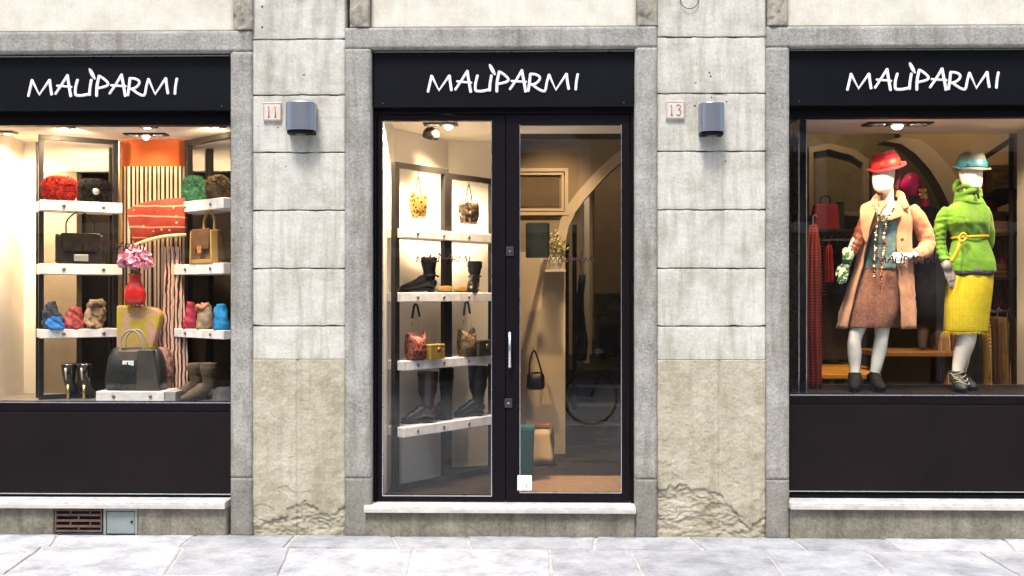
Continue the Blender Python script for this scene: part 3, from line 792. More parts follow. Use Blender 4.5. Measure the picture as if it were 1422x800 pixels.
# ------------------------------------------------------------------ shelf units
UNITS = {}
def unit(name, label, A, B, ztop, zbot, boards, over=(.03, .03), front=.13, depth=.24, mframe=DARKM, mboard=BOARDM, knobs=True, backposts=True, th_post=.036, noTop=False, group='shelf units in the windows'):
    (ax, ay), (bx, by) = A, B; L = sqrt((bx - ax) ** 2 + (by - ay) ** 2); a = atan2(by - ay, bx - ax)
    t = thing(name, label, 'shelf unit', (ax, ay, zbot), a, group); h = ztop - zbot; p = th_post
    b = MB()
    b.box(-p / 2, p / 2, -p / 2, p / 2, 0, h - p); b.box(L - p / 2, L + p / 2, -p / 2, p / 2, 0, h - p)
    b.box(-p / 2, L + p / 2, -p / 2, p / 2, h - p + .0005, h); b.box(p / 2 + .0005, L - p / 2 - .0005, -p / 2 + .002, p / 2 - .002, 0, p)
    if backposts:
        b.box(-p / 2, p / 2, .16, .16 + p, 0, h - p - .002); b.box(L - p / 2, L + p / 2, .16, .16 + p, 0, h - p - .002)
    b.build('frame', mframe, t, bevel=.002)
    for z0, z1 in boards:
        o = MB().box(-over[0], L + over[1], -front, depth - front, z0 - zbot, z1 - zbot).build('shelf_board', mboard, t, bevel=.004)
        if knobs:
            for q in (.27, .8):
                MB().ball((L * q, -front - .004, (z0 + z1) / 2 - zbot), (.013, .008, .013), 10, 8).build('knob', KNOB, o, smooth=True)
    def pt(px, off=front * .6):
        # where the line through the unit, moved towards the street by off, is crossed by this photo column
        nx, ny = sin(a), -cos(a); ox, oy = ax + nx * off, ay + ny * off
        u = (px - 711) / F; dx = -sin(YAW) + u * cos(YAW); dy = cos(YAW) + u * sin(YAW)
        # (0,-D)+s(dx,dy) = (ox,oy)+t(ca,sa)
        ca, sa = cos(a), sin(a); det = dx * (-sa) + ca * dy
        s = ((ox) * (-sa) + ca * (oy + D)) / det
        return s * dx, -D + s * dy
    UNITS[name + str(len(UNITS))] = (t, pt, a)
    return pt, a, boards
LB = [(2.300, 2.378), (1.826, 1.905), (1.350, 1.415)]
uL, aL, _ = unit('shelf_unit', 'dark metal shelf unit with three white boards at the left end of the left window', (X(57, .5), .5), (X(160, .78), .78), Z(57, 187, .5), LF, LB, (.02, .03))
uR, aR, _ = unit('shelf_unit', 'dark metal shelf unit with three white boards right of the striped curtain', (X(262, .80), .80), (X(328, .36), .36), Z(262, 195, .8), LF, LB, (.05, .04), th_post=.045)
CB = [(2.092, 2.160), (1.622, 1.690), (1.118, 1.188), (.628, .700)]
Ax, Ay = X(549, .40), .40; Bx, By = X(683, 1.25), 1.25
lx_, ly_ = (Bx - Ax), (By - Ay)
M1 = (Ax + lx_ * .485, Ay + ly_ * .485); M0 = (Ax + lx_ * .52, Ay + ly_ * .52)
uC, aC, _ = unit('shelf_unit', 'dark framed shelf bay with a gold bag, nearest the left door frame', (Ax, Ay), M1, 2.65, CF, CB, (-.0, .055), front=.09, th_post=.045, backposts=False)
uD, aD, _ = unit('shelf_unit', 'dark framed shelf bay with the black bag, beside the centre door stile', M0, (Bx, By), 2.62, CF, CB, (-.02, .1), front=.09, th_post=.045, backposts=False)

# ------------------------------------------------------------------ goods
def item(name, label, cat, u, px, zbase, a=None, off=.06, group=None, extra=0):
    pt, ang, _ = u; x, y = pt(px, off); return thing(name, label, cat, (x, y, zbase + .001), (ang if a is None else a) + extra, group), F / (y + D)
UL, UR, UC, UD = (uL, aL, 0), (uR, aR, 0), (uC, aC, 0), (uD, aD, 0)

def fur(mb, c, r, n, length, seed=0, tuft=1.0):
    rnd = random.Random(seed)
    for i in range(n):
        v = Vector((rnd.gauss(0, 1), rnd.gauss(0, 1), rnd.gauss(0, 1))).normalized()
        if v.z < -.75: continue
        lump = 1 + .12 * noise.noise(v * 3 + Vector((seed, 0, 0)))
        w_ = (abs(v.x) ** 3.5 + abs(v.y) ** 3.5 + abs(v.z) ** 3.5) ** (-1 / 3.5)
        p = Vector((v.x * r[0], v.y * r[1], v.z * r[2])) * lump * w_ + Vector(c)
        t = Vector((rnd.gauss(0, 1), rnd.gauss(0, 1), rnd.gauss(0, 1) - .5)); t = (t - v * t.dot(v)).normalized()
        tip = p + (v * .75 + t * rnd.uniform(.1, .8)).normalized() * length * rnd.uniform(.5, 1.1)
        s = v.cross(t).normalized() * rnd.uniform(.002, .0055)
        mb.add([p - s, p + s, tip], [(0, 1, 2)])
def fur_bag(label, u, px0, px1, py0, py1, zb, col, clasp=False, seed=1, col2=None, dy=.07):
    cx = (px0 + px1) / 2; t, k = item('fur_handbag', label, 'handbag', u, cx, zb, group='fluffy fur bags on the top boards')
    W = (px1 - px0) / k / 2 * .95; H = (py1 - py0) / k / 2
    m = mat('fur_%d' % seed, col, .9, var=.45, vs=22, bst=0, sheen=.4, col2=col2)
    bb = MB(); bb.loft([ring(0, 0, H * (.08 + 1.66 * f), W * .86 * (.6 + .4 * sin(pi * (.12 + .76 * f)) ** .6), dy * .8 * (.5 + .5 * sin(pi * (.12 + .76 * f))), 24, 0, 3) for f in [q / 8 for q in range(9)]]); fur(bb, (0, 0, H * .94), (W * .84, dy * .78, H * .82), 7500, .032, seed)
    o = bb.build('fur', m, t)
    MB().box(-W * .55, W * .55, -.004, .004, H * 1.6, H * 1.72).build('clasp_bar', mat('dark_clasp', (.05, .04, .03), .4), t)
    if clasp:
        MB().lathe([(.001, .012), (.012, .01), (.022, .004), (.026, 0), (.001, -.002)], 20, M=Matrix.Translation((0.0, -dy - .012, H * .85)) @ Matrix.Rotation(pi / 2, 4, 'X')).build('brooch', PALEM, t, smooth=True)
    return t
zt = [b_[1] for b_ in LB]
fur_bag('fluffy bright red fur handbag on the top left board', UL, 59, 107, 243, 278, zt[0], (.42, .015, .005), seed=1)
fur_bag('fluffy black fur handbag with a round pale brooch on the top left board', UL, 107, 155, 246, 279, zt[0], (.004, .004, .004), True, seed=2)
fur_bag('fluffy emerald green fur handbag on the top board right of the striped curtain', UR, 251, 287, 244, 281, zt[0], (.015, .11, .05), seed=3, col2=(.05, .27, .14))
fur_bag('fluffy brown fur handbag at the right end of the left window', UR, 284, 321, 244, 277, zt[0], (.08, .05, .018), seed=4, col2=(.2, .13, .05))

def handbag(name, label, u, px, py_b, wpx, hpx, zb, m, dep=.09, taper=.92, handle=None, hm=None, hrise=.5, hw=.3, round_=.02, trim=None, clasp=None, flap=None, extra=0, group=None, off=.06, top_sag=0):
    t, k = item(name, label, 'handbag', u, px, zb, off=off, group=group, extra=extra)
    W = wpx / k / 2; H = hpx / k
    b = MB(); rings = []
    for i in range(9):
        f = i / 8; w_ = W * (1 - (1 - taper) * f); d_ = dep / 2 * (1 - .55 * f)
        rings.append([Vector((p.x, p.y, p.z - top_sag * f * cos(p.x / W * 1.5))) for p in ring(0, 0, H * f, w_, d_, 28, 0, 6)])
    b.loft(rings); o = b.build('body', m, t, smooth=False, bevel=.008, angle=50)
    o.data.polygons.foreach_set('use_smooth', [True] * len(o.data.polygons))
    if handle:
        P = smooth_curve([(-W * hw, 0, H * .96), (-W * hw * .92, 0, H + H * hrise * .6), (0, 0, H + H * hrise), (W * hw * .92, 0, H + H * hrise * .6), (W * hw, 0, H * .96)], 6)
        MB().tube(P, handle, 8).build('handle', hm or m, t, smooth=True)
    if trim:
        bb = MB()
        for s in (-1, 1):
            bb.prism([(s * W * 1.0, 0), (s * W * .84, 0.0), (s * W * .80, H * .97), (s * W * .92, H * .97)][::s], -dep / 2 - .012, -dep / 2 * .35)
        bb.prism([(-W * .82, 0), (W * .82, 0), (W * .82, H * .12), (-W * .82, H * .12)], -dep / 2 - .011, -dep / 2 * .5)
        bb.build('trim', trim, t, bevel=.003)
    if flap:
        MB().prism([(-W * .78, H * 1.02), (W * .78, H * 1.02), (W * .7, H * .42), (-W * .7, H * .42)], -dep / 2 - .014, -dep / 2 - .002).build('flap', flap, t, bevel=.004)
    if clasp:
        cx, cz, cw, ch, cm = clasp
        MB().box(cx * W - cw / 2, cx * W + cw / 2, -dep / 2 - .022, -dep / 2 + .004, cz * H - ch / 2, cz * H + ch / 2).build('clasp', cm, t, bevel=.003)
    return t
SHINY = mat('crinkled_bronze_leather', (.022, .017, .010), .25, .35, .5, 18, 60, .5, coat=.4)
handbag('handbag', 'glossy black bronze boxy handbag with thin handle and gold plate on the second left board', UL, 111, 366, 65, 42, zt[1], SHINY, .10, .98, .006, DARKC, .75, .55, clasp=(0, .2, .10, .05, PALEM), flap=SHINY)
handbag('handbag', 'brown suede satchel with tan trim and curved handle, right of the striped curtain', UR, 291, 366, 60, 47, zt[1], mat('chestnut_leather', (.12, .06, .022), .5, var=.3, vs=14), .13, .86, .012, TANL, .55, .45, trim=TANL, clasp=(0, .42, .06, .06, GOLD), flap=MATS['chestnut_leather'])

def bundle(name, label, u, px0, px1, py0, py1, zb, m, seed, top=.6, knot=None, off=.07, dep=.06):
    t, k = item(name, label, 'scarf', u, (px0 + px1) / 2, zb, off=off, group='rolled scarves and pouches on the third boards')
    W = (px1 - px0) / k / 2; H = (py1 - py0) / k
    rings = []
    for i in range(15):
        f = i / 14; w_ = W * (1.0 - (1 - top) * f ** 1.5) * (.75 + .25 * sin(min(1, f * 4) * pi / 2)) * (1 if f < .9 else .8)
        rings.append(ring(.1 * W * sin(f * 5 + seed), 0, H * f, w_, dep * (1.05 - .55 * f), 36))
    b = MB(); b.loft(rings); o = b.build('cloth', m, t, smooth=True)
    def fold(co, n):
        a = noise.noise(Vector((co.x * 9 + seed, co.y * 9, co.z * 34 + co.x * 25)))
        c_ = noise.noise(Vector((co.x * 40, co.y * 30, co.z * 50 + seed)))
        return n * (.016 * a + .007 * c_) if co.z > .012 else n * 0.0
    displace(o, fold)
    if knot:
        b = MB(); b.tube(smooth_curve([(-W * .5, -dep * .7, H * .72), (-W * .1, -dep * .9, H * .88), (W * .4, -dep * .6, H * .8), (W * .55, 0, H * .95)], 5), .016, 8); b.build('knot', knot, t, smooth=True)
    return t
NAVYS = pattern_mat('navy_checked_cloth', (.006, .008, .02), (.04, .05, .07), 55, .4, .6)
BLUES = mat('bright_blue_cloth', (.01, .13, .42), .8, var=.4, vs=30, sheen=.3)
PINKS = pattern_mat('coral_pink_cloth', (.20, .012, .02), (.36, .07, .06), 35, .4, .6)
BEIGS = pattern_mat('beige_brown_cloth', (.07, .035, .018), (.36, .23, .12), 28, .38, .55)
SAND = mat('sand_cloth', (.30, .21, .13), .85, var=.3, vs=20)
CERISE = mat('cerise_cloth', (.35, .02, .05), .8, var=.35, vs=25)
TURQ = mat('turquoise_cloth', (.005, .20, .42), .8, var=.3, vs=20)
bundle('folded_scarf', 'dark navy patterned scarf draped over blue at the left of the third left board', UL, 57, 89, 419, 458, zt[2], NAVYS, 1, .35)
bundle('folded_scarf', 'bright blue folded scarf under the navy one on the third left board', UL, 63, 90, 440, 458, zt[2], BLUES, 2, .8, off=.10)
bundle('folded_scarf', 'coral pink rolled scarf in the middle of the third left board', UL, 89, 118, 427, 458, zt[2], PINKS, 3, .65)
bundle('folded_scarf', 'beige and brown knotted scarf at the right of the third left board', UL, 118, 146, 417, 458, zt[2], BEIGS, 4, .85, knot=mat('brown_knot', (.12, .08, .05), .8))
bundle('drawstring_pouch', 'cerise drawstring pouch at the left of the third board right of the curtain', UR, 255, 276, 420, 457, zt[2], CERISE, 5, .5)
bundle('drawstring_pouch', 'sand coloured cloth pouch with orange lining between cerise and turquoise pouches', UR, 270, 299, 420, 457, zt[2], SAND, 6, .6, knot=mat('orange_lining', (.6, .2, .1), .8))
bundle('drawstring_pouch', 'turquoise blue drawstring pouch at the right end of the left window', UR, 293, 322, 422, 457, zt[2], TURQ, 7, .55)

def boot(name, label, x, y, z, rz, h, m, foot=.22, shaft=.055, top=None, heel=.03, sole=None, group=None, strap=False, slouch=0, pale_heel=None):
    """toe points to local -x"""
    t = thing(name, label, 'boot', (x, y, z), rz, group); hh = heel
    ank = .09 + hh; tw = top or shaft * 1.1
    pts = [(0, 0, h), (0.0, 0, h * .75 + ank * .25), (0, 0, h * .45 + ank * .55), (.0, 0, ank + .03), (-.012, 0, ank - .015), (-.05, 0, .065 + hh * .7), (-.10, 0, .048 + hh * .35), (-foot * .75, 0, .036), (-foot * .93, 0, .026), (-foot, 0, .02)]
    rr = [(tw, tw * 1.05), (tw, tw), (shaft * .92, shaft * .95), (.042, .046), (.042, .056), (.036, .056), (.038, .046), (.04, .034), (.03, .02), (.012, .008)]
    P = smooth_curve(pts, 4); R = []
    for i in range(len(rr) - 1):
        for j in range(4): R.append((rr[i][0] + (rr[i + 1][0] - rr[i][0]) * j / 4, rr[i][1] + (rr[i + 1][1] - rr[i][1]) * j / 4))
    R.append(rr[-1])
    b = MB(); b.tube(P, R, 20, zmin=.012, up=(0, 1, 0))
    b.ball((.018, 0, .05 + hh), (.042, .036, .045), 14, 8)
    o = b.build('upper', m, t, smooth=True)
    displace(o, lambda co, n: n * (.004 * noise.noise(co * 30) + (.006 * noise.noise(Vector((co.x * 8, co.y * 8, co.z * 40))) if co.z > ank - .02 else 0)))
    b = MB(); sp = [(.05, .0), (.04, .03), (0, .036), (-.06, .032), (-foot * .7, .042), (-foot * .92, .03), (-foot - .004, 0), (-foot * .92, -.03), (-foot * .7, -.042), (-.06, -.032), (0, -.036), (.04, -.03)]
    vs = [Vector((a, c, 0.0 if a < -.06 else hh * .85)) for a, c in sp] + [Vector((a, c, .014 if a < -.06 else hh + .012)) for a, c in sp]; n = len(sp)
    b.add(vs, [tuple(range(n))[::-1], tuple(range(n, 2 * n))] + [(i, (i + 1) % n, (i + 1) % n + n, i + n) for i in range(n)])
    b.build('sole', sole or DARKC, t)
    if hh > .012:
        MB().loft([[Vector((.012 + p.x * .6, p.y * .6, 0)) for p in ring(0, 0, 0, .03, .03, 12)], ring(.015, 0, hh, .036, .034, 12)]).build('heel', pale_heel or DARKC, t)
    if strap:
        b = MB(); b.tube([(.05 * cos(a), .05 * sin(a), ank + .02 + .004 * cos(a)) for a in [2 * pi * q / 16 for q in range(17)]], .007, 6); b.tube([(.05, 0, ank + .02), (.075, -.005, ank + .01)], .008, 6)
        b.build('strap', DARKC, t, smooth=True)
    return t
def ub(u, px, zb, off): x, y = u[0](px, off); return x, y, zb

# boots on the floor of the left display, right side
kk = 188
x, y = uR(268, .16); boot('ankle_boot', 'left grey brown suede ankle boot of the pair right of the charcoal tote', X(272, .52), .52, LF, radians(-12), .275, mat('taupe_suede', (.085, .058, .030), .8, var=.4, vs=12, bst=.2), .2, heel=.02, group='pair of grey brown ankle boots')
boot('ankle_boot', 'right grey brown suede ankle boot of the pair right of the charcoal tote', X(290, .40), .40, LF, radians(8), .285, MATS['taupe_suede'], .2, heel=.02, group='pair of grey brown ankle boots')
# black pumps with pale heels, left floor
PATENT = mat('patent_black', (.01, .01, .01), .12, coat=.8, var=.1)
for px, lab in ((97, 'glossy black high-heeled boot with pale metal heel, left of the pair below the scarves'), (119, 'glossy black high-heeled boot with pale metal heel, right of the pair below the scarves')):
    X0 = X(px, .55); t = thing('heeled_boot', lab, 'boot', (X0, .55, LF), radians(90), 'pair of heeled boots seen from behind')
    b = MB(); P = smooth_curve([(-.02, 0, .27), (-.015, 0, .2), (-.0, 0, .13), (.01, 0, .11), (.06, 0, .07), (.13, 0, .035), (.2, 0, .02)], 4)
    R = lerp_list([.058, .05, .04, .042, .04, .036, .012], 4)
    b.tube(P, R, 16, zmin=.008); b.build('upper', PATENT, t, smooth=True)
    MB().tube([(-.03, 0, .11), (-.032, 0, .05), (-.03, 0, .0)], [.014, .009, .012], 10).build('heel', GOLD, t, smooth=True)
    MB().tube([(-.073, 0, .24), (-.058, 0, .15)], [.008, .007], 8).build('zip', PALEM, t, smooth=True)

# dark round hat lying lower right
t = thing('felt_hat', 'dark felt hat lying beside the ankle boots in the left window corner', 'hat', (X(312, .30), .30, LF))
MB().lathe([(.14, .002), (.145, .012), (.09, .03), (.08, .09), (.05, .115), (.001, .118)], 32).build('crown', mat('dark_felt', (.03, .028, .03), .8), t, smooth=True)

# centre of the left window: curtain, orange board, cushion, vase, box
YC = .86
t = thing('striped_curtain', 'cream curtain with dark brown vertical stripes hanging behind the vase', 'curtain', (X(213, YC), YC, LF))
b = MB(); hw = (X(259, YC) - X(166, YC)) / 2; zt_ = Z(213, 231, YC) - LF
rings = []
for i in range(30):
    f = i / 29; rings.append([Vector((-hw + 2 * hw * j / 90, .012 * sin(j * .42 + f * 1.2) * (.5 + f), zt_ * (1 - f))) for j in range(91)])
STR = stripes_mat('cream_brown_stripes', 0, .0335, (.66, .50, .34), (.014, .007, .007), .55)
b.loft(rings, closed=False); b.build('cloth', STR, t, smooth=True, solid=.004)
tag(t, t['label'], 'curtain')
t = thing('draped_scarf', 'brown and pink striped scarf in loose folds right of the vase', 'scarf', (X(243, .7), .7, LF))
b = MB(); rings = []; H = Z(243, 343, .7) - LF
for i in range(46):
    f = i / 45; wv = .11 + .13 * min(1, f * 1.4); sh = -.03 + .02 * sin(f * 3.0 + .3)
    rings.append([Vector((sh + wv * (j / 30 - .5) * 1.05 + .004 * sin(f * 5 + j * .5), .008 * sin(j * .75 + 2.2 * sin(f * 4)) - .02 * f, H * (1 - f * (1 - .03 * sin(j))))) for j in range(31)])
b.loft(rings, closed=False)
b.build('cloth', stripes_mat('pink_brown_stripes', 0, .030, (.72, .46, .34), (.05, .02, .016), .55, 1.6), t, smooth=True, solid=.004)
ob = thing('orange_panel', 'glowing orange header panel above the striped curtain', 'panel', (X(215, .9), .9, Z(215, 232, .9)))
hw = (X(262, .9) - X(168, .9)) / 2
MB().box(-hw, hw, 0, .03, 0, Z(215, 190, .9) - Z(215, 232, .9)).build('board', mat('orange_fabric', (.52, .10, .012), .75, var=.12, vs=5, bs=120), ob, bevel=.003)
# post at left of curtain, its golden lamp glow put into the metal colour
MB().box(X(161, .78), X(166, .78), .78, .82, LF, Z(163, 196, .78)).build('lit_post', mat('gold_lit_metal', (.7, .45, .18), .3, .9), BLD)

def red_pattern():
    m, nt, p, tc = base_mat('embroidered_red'); o = tc.outputs['Object']
    w_ = nt.nodes.new('ShaderNodeTexWave'); w_.bands_direction = 'Z'; w_.inputs['Scale'].default_value = 4; w_.inputs['Distortion'].default_value = 1.5; w_.inputs['Detail'].default_value = 1; w_.inputs['Detail Scale'].default_value = 1.5
    nt.links.new(o, w_.inputs['Vector'])
    base = ramp(nt, noise_fac(nt, o, 9, 3), [(.4, (.22, .014, .007)), (.6, (.31, .03, .014))])
    c = mixc(nt, ramp(nt, w_.outputs['Fac'], [(.94, (0, 0, 0)), (.965, (1, 1, 1))]), base, (.6, .26, .12))
    v_ = nt.nodes.new('ShaderNodeTexVoronoi'); v_.inputs['Scale'].default_value = 14; nt.links.new(o, v_.inputs['Vector'])
    c = mixc(nt, ramp(nt, v_.outputs['Distance'], [(.13, (1, 1, 1)), (.17, (0, 0, 0))]), c, (.6, .38, .18))
    sp = nt.nodes.new('ShaderNodeSeparateXYZ'); nt.links.new(o, sp.inputs[0])
    nt.links.new(c, p.inputs['Base Color']); p.inputs['Roughness'].default_value = .75
    bump(nt, p, noise_fac(nt, o, 200, 2), .2, .002); return m
YV = .62
t = thing('embroidered_clutch', 'curved red embroidered clutch tilted against the striped curtain above the peonies', 'bag', (X(217, YV), YV, Z(217, 308, YV)))
b = MB(); kx = K(217, YV); rings = []
top = [(176, 291), (195, 282), (222, 277), (246, 275), (259, 275)]; bot = [(186, 339), (205, 332), (225, 327), (243, 325), (259, 324)]
tp = smooth_curve([(a, c, 0) for a, c in top], 5); bt = smooth_curve([(a, c, 0) for a, c in bot], 5)
for q, s_ in zip(tp, bt):
    col_ = []
    for j in range(20):
        a = 2 * pi * j / 20; f = .5 + .5 * cos(a); d_ = sin(a) * .028 * (1 if True else 1)
        px = s_.x + (q.x - s_.x) * f; py = s_.y + (q.y - s_.y) * f
        col_.append(Vector(((px - 217) / kx, d_, (308 - py) / kx)))
    rings.append(col_)
b.loft(rings); b.build('body', red_pattern(), t, smooth=True, bevel=.004)
P = [Vector(((p.x - 217) / kx, -.006, (308 - p.y) / kx - .012)) for p in bt]
MB().tube(P, .013, 8).build('cream_edge', mat('cream_piping', (.75, .62, .3), .7), t, smooth=True)
# vase + peonies
YF = .48
zch = Z(190, 423, YF)
t = thing('patterned_chair', 'curved chair covered in yellow and pink swirling fabric behind the charcoal tote', 'chair', (X(195, .62), .62, LF))
kx = K(195, .62); zz = lambda py: Z(195, py, .62) - LF; xx = lambda px: (px - 195) / kx
CH = pattern_mat('yellow_pink_swirl', (.62, .36, .33), (.58, .45, .07), 2.2, .42, .5, 'wave', dist=9)
CH = pattern_mat('yellow_pink_swirls', (.50, .27, .24), (.46, .33, .02), 7, .475, .49, 'noise', dist=3.0)
b = MB(); b.prism([(xx(163), zz(424)), (xx(205), zz(425)), (xx(220), zz(429)), (xx(225), zz(437)), (xx(223), zz(450)), (xx(215), zz(480)), (xx(213), zz(500)), (xx(163), zz(500))], -.03, .06)
b.build('backrest', CH, t, bevel=.015)
b = MB(); b.box(xx(166), xx(213), -.06, .06, zz(520), zz(501)); b.build('seat', CH, t, bevel=.02)
for sx, sy in ((170, -.04), (209, -.04), (170, .04), (209, .04)):
    MB().box(xx(sx) - .015, xx(sx) + .015, sy - .015, sy + .015, 0, zz(521)).build('leg', DARKM, t, bevel=.003)
t = thing('red_vase', 'glossy red vase with a narrow neck standing on the patterned chair back', 'vase', (X(187, .56), .565, Z(187, 423.5, .56) + .002))
k_ = K(187, .56)
prof = [(.001, 0), (13.5, 0), (14.5, 6), (15.5, 13), (14, 22), (10, 29), (8.2, 34), (8.6, 40), (9.4, 43), (8.6, 43), (7, 38), (.001, 36)]
MB().lathe([(r / k_, z / k_) for r, z in prof], 36, sy=.55).build('body', mat('glossy_red_ceramic', (.5, .015, .012), .15, coat=.6, var=.05), t, smooth=True)
fl = thing('peony_bouquet', 'bunch of pink peonies with green leaves in the red vase', 'flowers', (X(187, .56), .56, Z(187, 384, .56)))
PET = mat('pink_petal', (.80, .22, .38), .7, var=.2, vs=30, col2=(.92, .52, .64), bst=0)
LEAF = mat('dark_green_leaf', (.03, .09, .025), .5, var=.4, vs=10)
rnd = random.Random(5)
def blossom(c, r, seed):
    rr = random.Random(seed); b = MB()
    for i in range(75):
        v = Vector((rr.gauss(0, 1), rr.gauss(0, 1), rr.gauss(0, 1))).normalized()
        if v.y > .5: continue
        q = r * rr.uniform(.45, .95); ctr = Vector(c) + v * q
        t1 = v.orthogonal().normalized(); t1 = (Matrix.Rotation(rr.uniform(0, 6.28), 3, v) @ t1); t2 = v.cross(t1)
        s = r * rr.uniform(.3, .5); vs = [ctr - v * s * .3]; m = 8
        for j in range(m):
            a = 2 * pi * j / m; cup = .35 * (1 if cos(a) > 0 else -.1)
            vs.append(ctr + t1 * cos(a) * s + t2 * sin(a) * s * .8 + v * s * cup * rr.uniform(.5, 1.2))
        b.add(vs, [(0, j + 1, (j + 1) % m + 1) for j in range(m)])
    b.ball(c, r * .6, 10, 8)
    return b.build('blossom', PET, fl)
for px, py, r, dy in ((176, 358, 10.5, -.02), (191, 365, 10, -.07), (205, 358, 9, -.02), (193, 350, 10, .02), (182, 348, 8, .03), (207, 367, 8, -.03), (171, 366, 7, -.02)):
    blossom(((px - 187) / k_, dy, (384 - py) / k_), r / k_, px)
for i in range(14):
    a = rnd.uniform(-.9, .9) - (.0); base = Vector((0, -.01, .0)); tip = Vector((sin(a) * rnd.uniform(.06, .13), rnd.uniform(-.06, .0), rnd.uniform(.02, .13)))
    mid = (base + tip) / 2 + Vector((0, 0, .02)); s = Vector((0, 0, 1)).cross(tip).normalized() * .016
    MB().add([base, mid + s, tip, mid - s, mid + Vector((0, -.006, 0))], [(0, 4, 1), (1, 4, 2), (2, 4, 3), (3, 4, 0)]).build('leaf', LEAF, fl)
MB().tube([(0, 0, -.09), (.005, 0, .02), (0, 0, .1)], .004, 6).build('stem', LEAF, fl)
# white platform and the big tote
YP = .34; k_ = K(188, YP)
p_ = thing('display_block', 'low white wooden block with two knobs under the big charcoal tote', 'block', (X(188, YP), YP, LF + .001))
hw = 55.5 / k_; hz = Z(188, 544, YP) - LF
MB().box(-hw, hw * .72, 0, .3, 0, hz).build('box', BOARDM, p_, bevel=.004); MB().box(hw * .725, hw, .01, .3, 0, hz - .002).build('box_end', mat('grey_wood', (.3, .29, .28), .8), p_, bevel=.004)
for s_ in (-.55, .38): MB().ball((hw * s_, -.004, hz * .55), (.013, .008, .013), 10, 8).build('knob', KNOB, p_, smooth=True)
t = thing('tote_bag', 'large charcoal leather tote with upright handles and a white tag', 'handbag', (X(189, .48), .48, LF + hz + .002)); k_ = K(189, .48)
b = MB(); rings = []
zz = lambda py: (544 - py) / k_; xx = lambda px: (px - 189) / k_
sections = [(544, 150, 229, .085), (530, 149, 230, .095), (515, 151, 229, .09), (500, 153, 227, .075), (490, 157, 223, .05), (486, 159, 220, .035)]
for py, xa, xb, d_ in sections:
    rings.append(ring((xx(xa) + xx(xb)) / 2, 0, zz(py), (xx(xb) - xx(xa)) / 2, d_, 48, 0, 5))
b.loft(rings); o = b.build('body', GREYL, t, smooth=True)
displace(o, lambda co, n: n * .006 * noise.noise(co * 14))
for yy in (-.05, .045):
    P = smooth_curve([(xx(171), yy, zz(494)), (xx(172), yy, zz(472)), (xx(182), yy, zz(462)), (xx(193), yy, zz(464)), (xx(201), yy, zz(480)), (xx(204), yy, zz(496))], 5)
    MB().tube(P, (.008), 8, flat=.6).build('handle', mat('taupe_handle', (.3, .25, .2), .5), t, smooth=True)
MB().box(xx(176), xx(192), -.085, -.06, zz(515), zz(503)).build('tag', mat('white_tag', (.8, .8, .78), .4), t, bevel=.003)
b = MB(); b.box(xx(180), xx(188), -.088, -.0855, zz(509.8), zz(508.6)); b.box(xx(182.6), xx(184), -.0885, -.0858, zz(512), zz(505)); b.build('tag_print', DARKC, t)
MB().prism([(xx(172), zz(503)), (xx(196), zz(503)), (xx(200), zz(490)), (xx(170), zz(490))], -.083, -.055).build('flap', mat('brown_flap_leather', (.10, .075, .055), .45, var=.3, vs=15), t, bevel=.004)
MB().prism([(xx(196), zz(543)), (xx(228), zz(543)), (xx(219), zz(488)), (xx(198), zz(488))], -.099, -.03).build('front_panel', mat('olive_brown_leather', (.045, .04, .03), .5, var=.4, vs=10), t, bevel=.006)
for q in (0, 1):
    MB().tube([(xx(165 + q * 8), -.094, zz(541)), (xx(188 + q * 6), -.094, zz(518 + q))], .003, 6).build('seam', DARKC, t)
t = thing('soft_bag', 'soft brown patterned bag tucked behind the right side of the big tote', 'handbag', (X(226, .66), .66, LF + hz + .002)); 
b = MB(); b.loft([ring(0, 0, z_, w_, .06, 24) for z_, w_ in ((0, .07), (.1, .085), (.2, .085), (.28, .06), (.31, .02))]); b.build('body', pattern_mat('brown_damask', (.14, .06, .05), (.4, .22, .17), 30, .4, .6), t, smooth=True)
MB().box(-.06, .06, -.1, .1, -hz - .002, -.001).build('riser', DARKM, t)

# goods of the centre display
def hang_bag(label, u, px, py0, py1, wpx, hook_py, m, lean=.0, gem=None):
    pt, ang, _ = u; x, y = pt(px, .0); k_ = F / (y + D); z0 = EYE + (HOR - py1) / k_; H = (py1 - py0) / k_; W = wpx / k_ / 2; zh = EYE + (HOR - hook_py) / k_
    t = thing('hanging_handbag', label, 'handbag', (x, y, z0), ang)
    b = MB(); rings = []
    for i in range(9):
        f = i / 8; rg = ring(0, 0, H * f, W * (.72 + .38 * sin(pi * min(1, .12 + f * .62)) ** .8) * (.97 if i == 8 else 1), .055 * (.5 + .5 * sin(pi * (.1 + f * .7))), 28, 0, 2.8)
        rings.append([Vector((q.x, q.y, q.z + .10 * H * f * abs(q.x / W) ** 2)) for q in rg])
    b.loft(rings); o = b.build('body', m, t, smooth=True)
    displace(o, lambda co, n: n * .006 * noise.noise(co * 40))
    hz_ = zh - z0
    for s_ in (-1, 1):
        MB().tube(smooth_curve([(s_ * W * .5, 0, H * .95), (s_ * W * .3, 0, H + (hz_ - H) * .35), (0.003 * s_, 0, H + (hz_ - H) * .72)], 4), .0045, 6).build('handle', DARKC if gem else BRNL, t, smooth=True)
    MB().tube([(0, 0, H + (hz_ - H) * .7), (0, 0, hz_)], .0022, 5).build('hanging_wire', DARKM, t)
SEQ = pattern_mat('gold_sequin', (.02, .010, .004), (.34, .21, .06), 48, .35, .5, 'voronoi', .35, .3)
SEQB = pattern_mat('black_gold_sequin', (.008, .006, .006), (.10, .07, .05), 40, .42, .62, 'noise', .3, .2, c3=(.7, .55, .3))
hang_bag('gold sequined evening bag hanging in the left bay of the door display', UC, 581, 270, 303, 23, 236, SEQ)
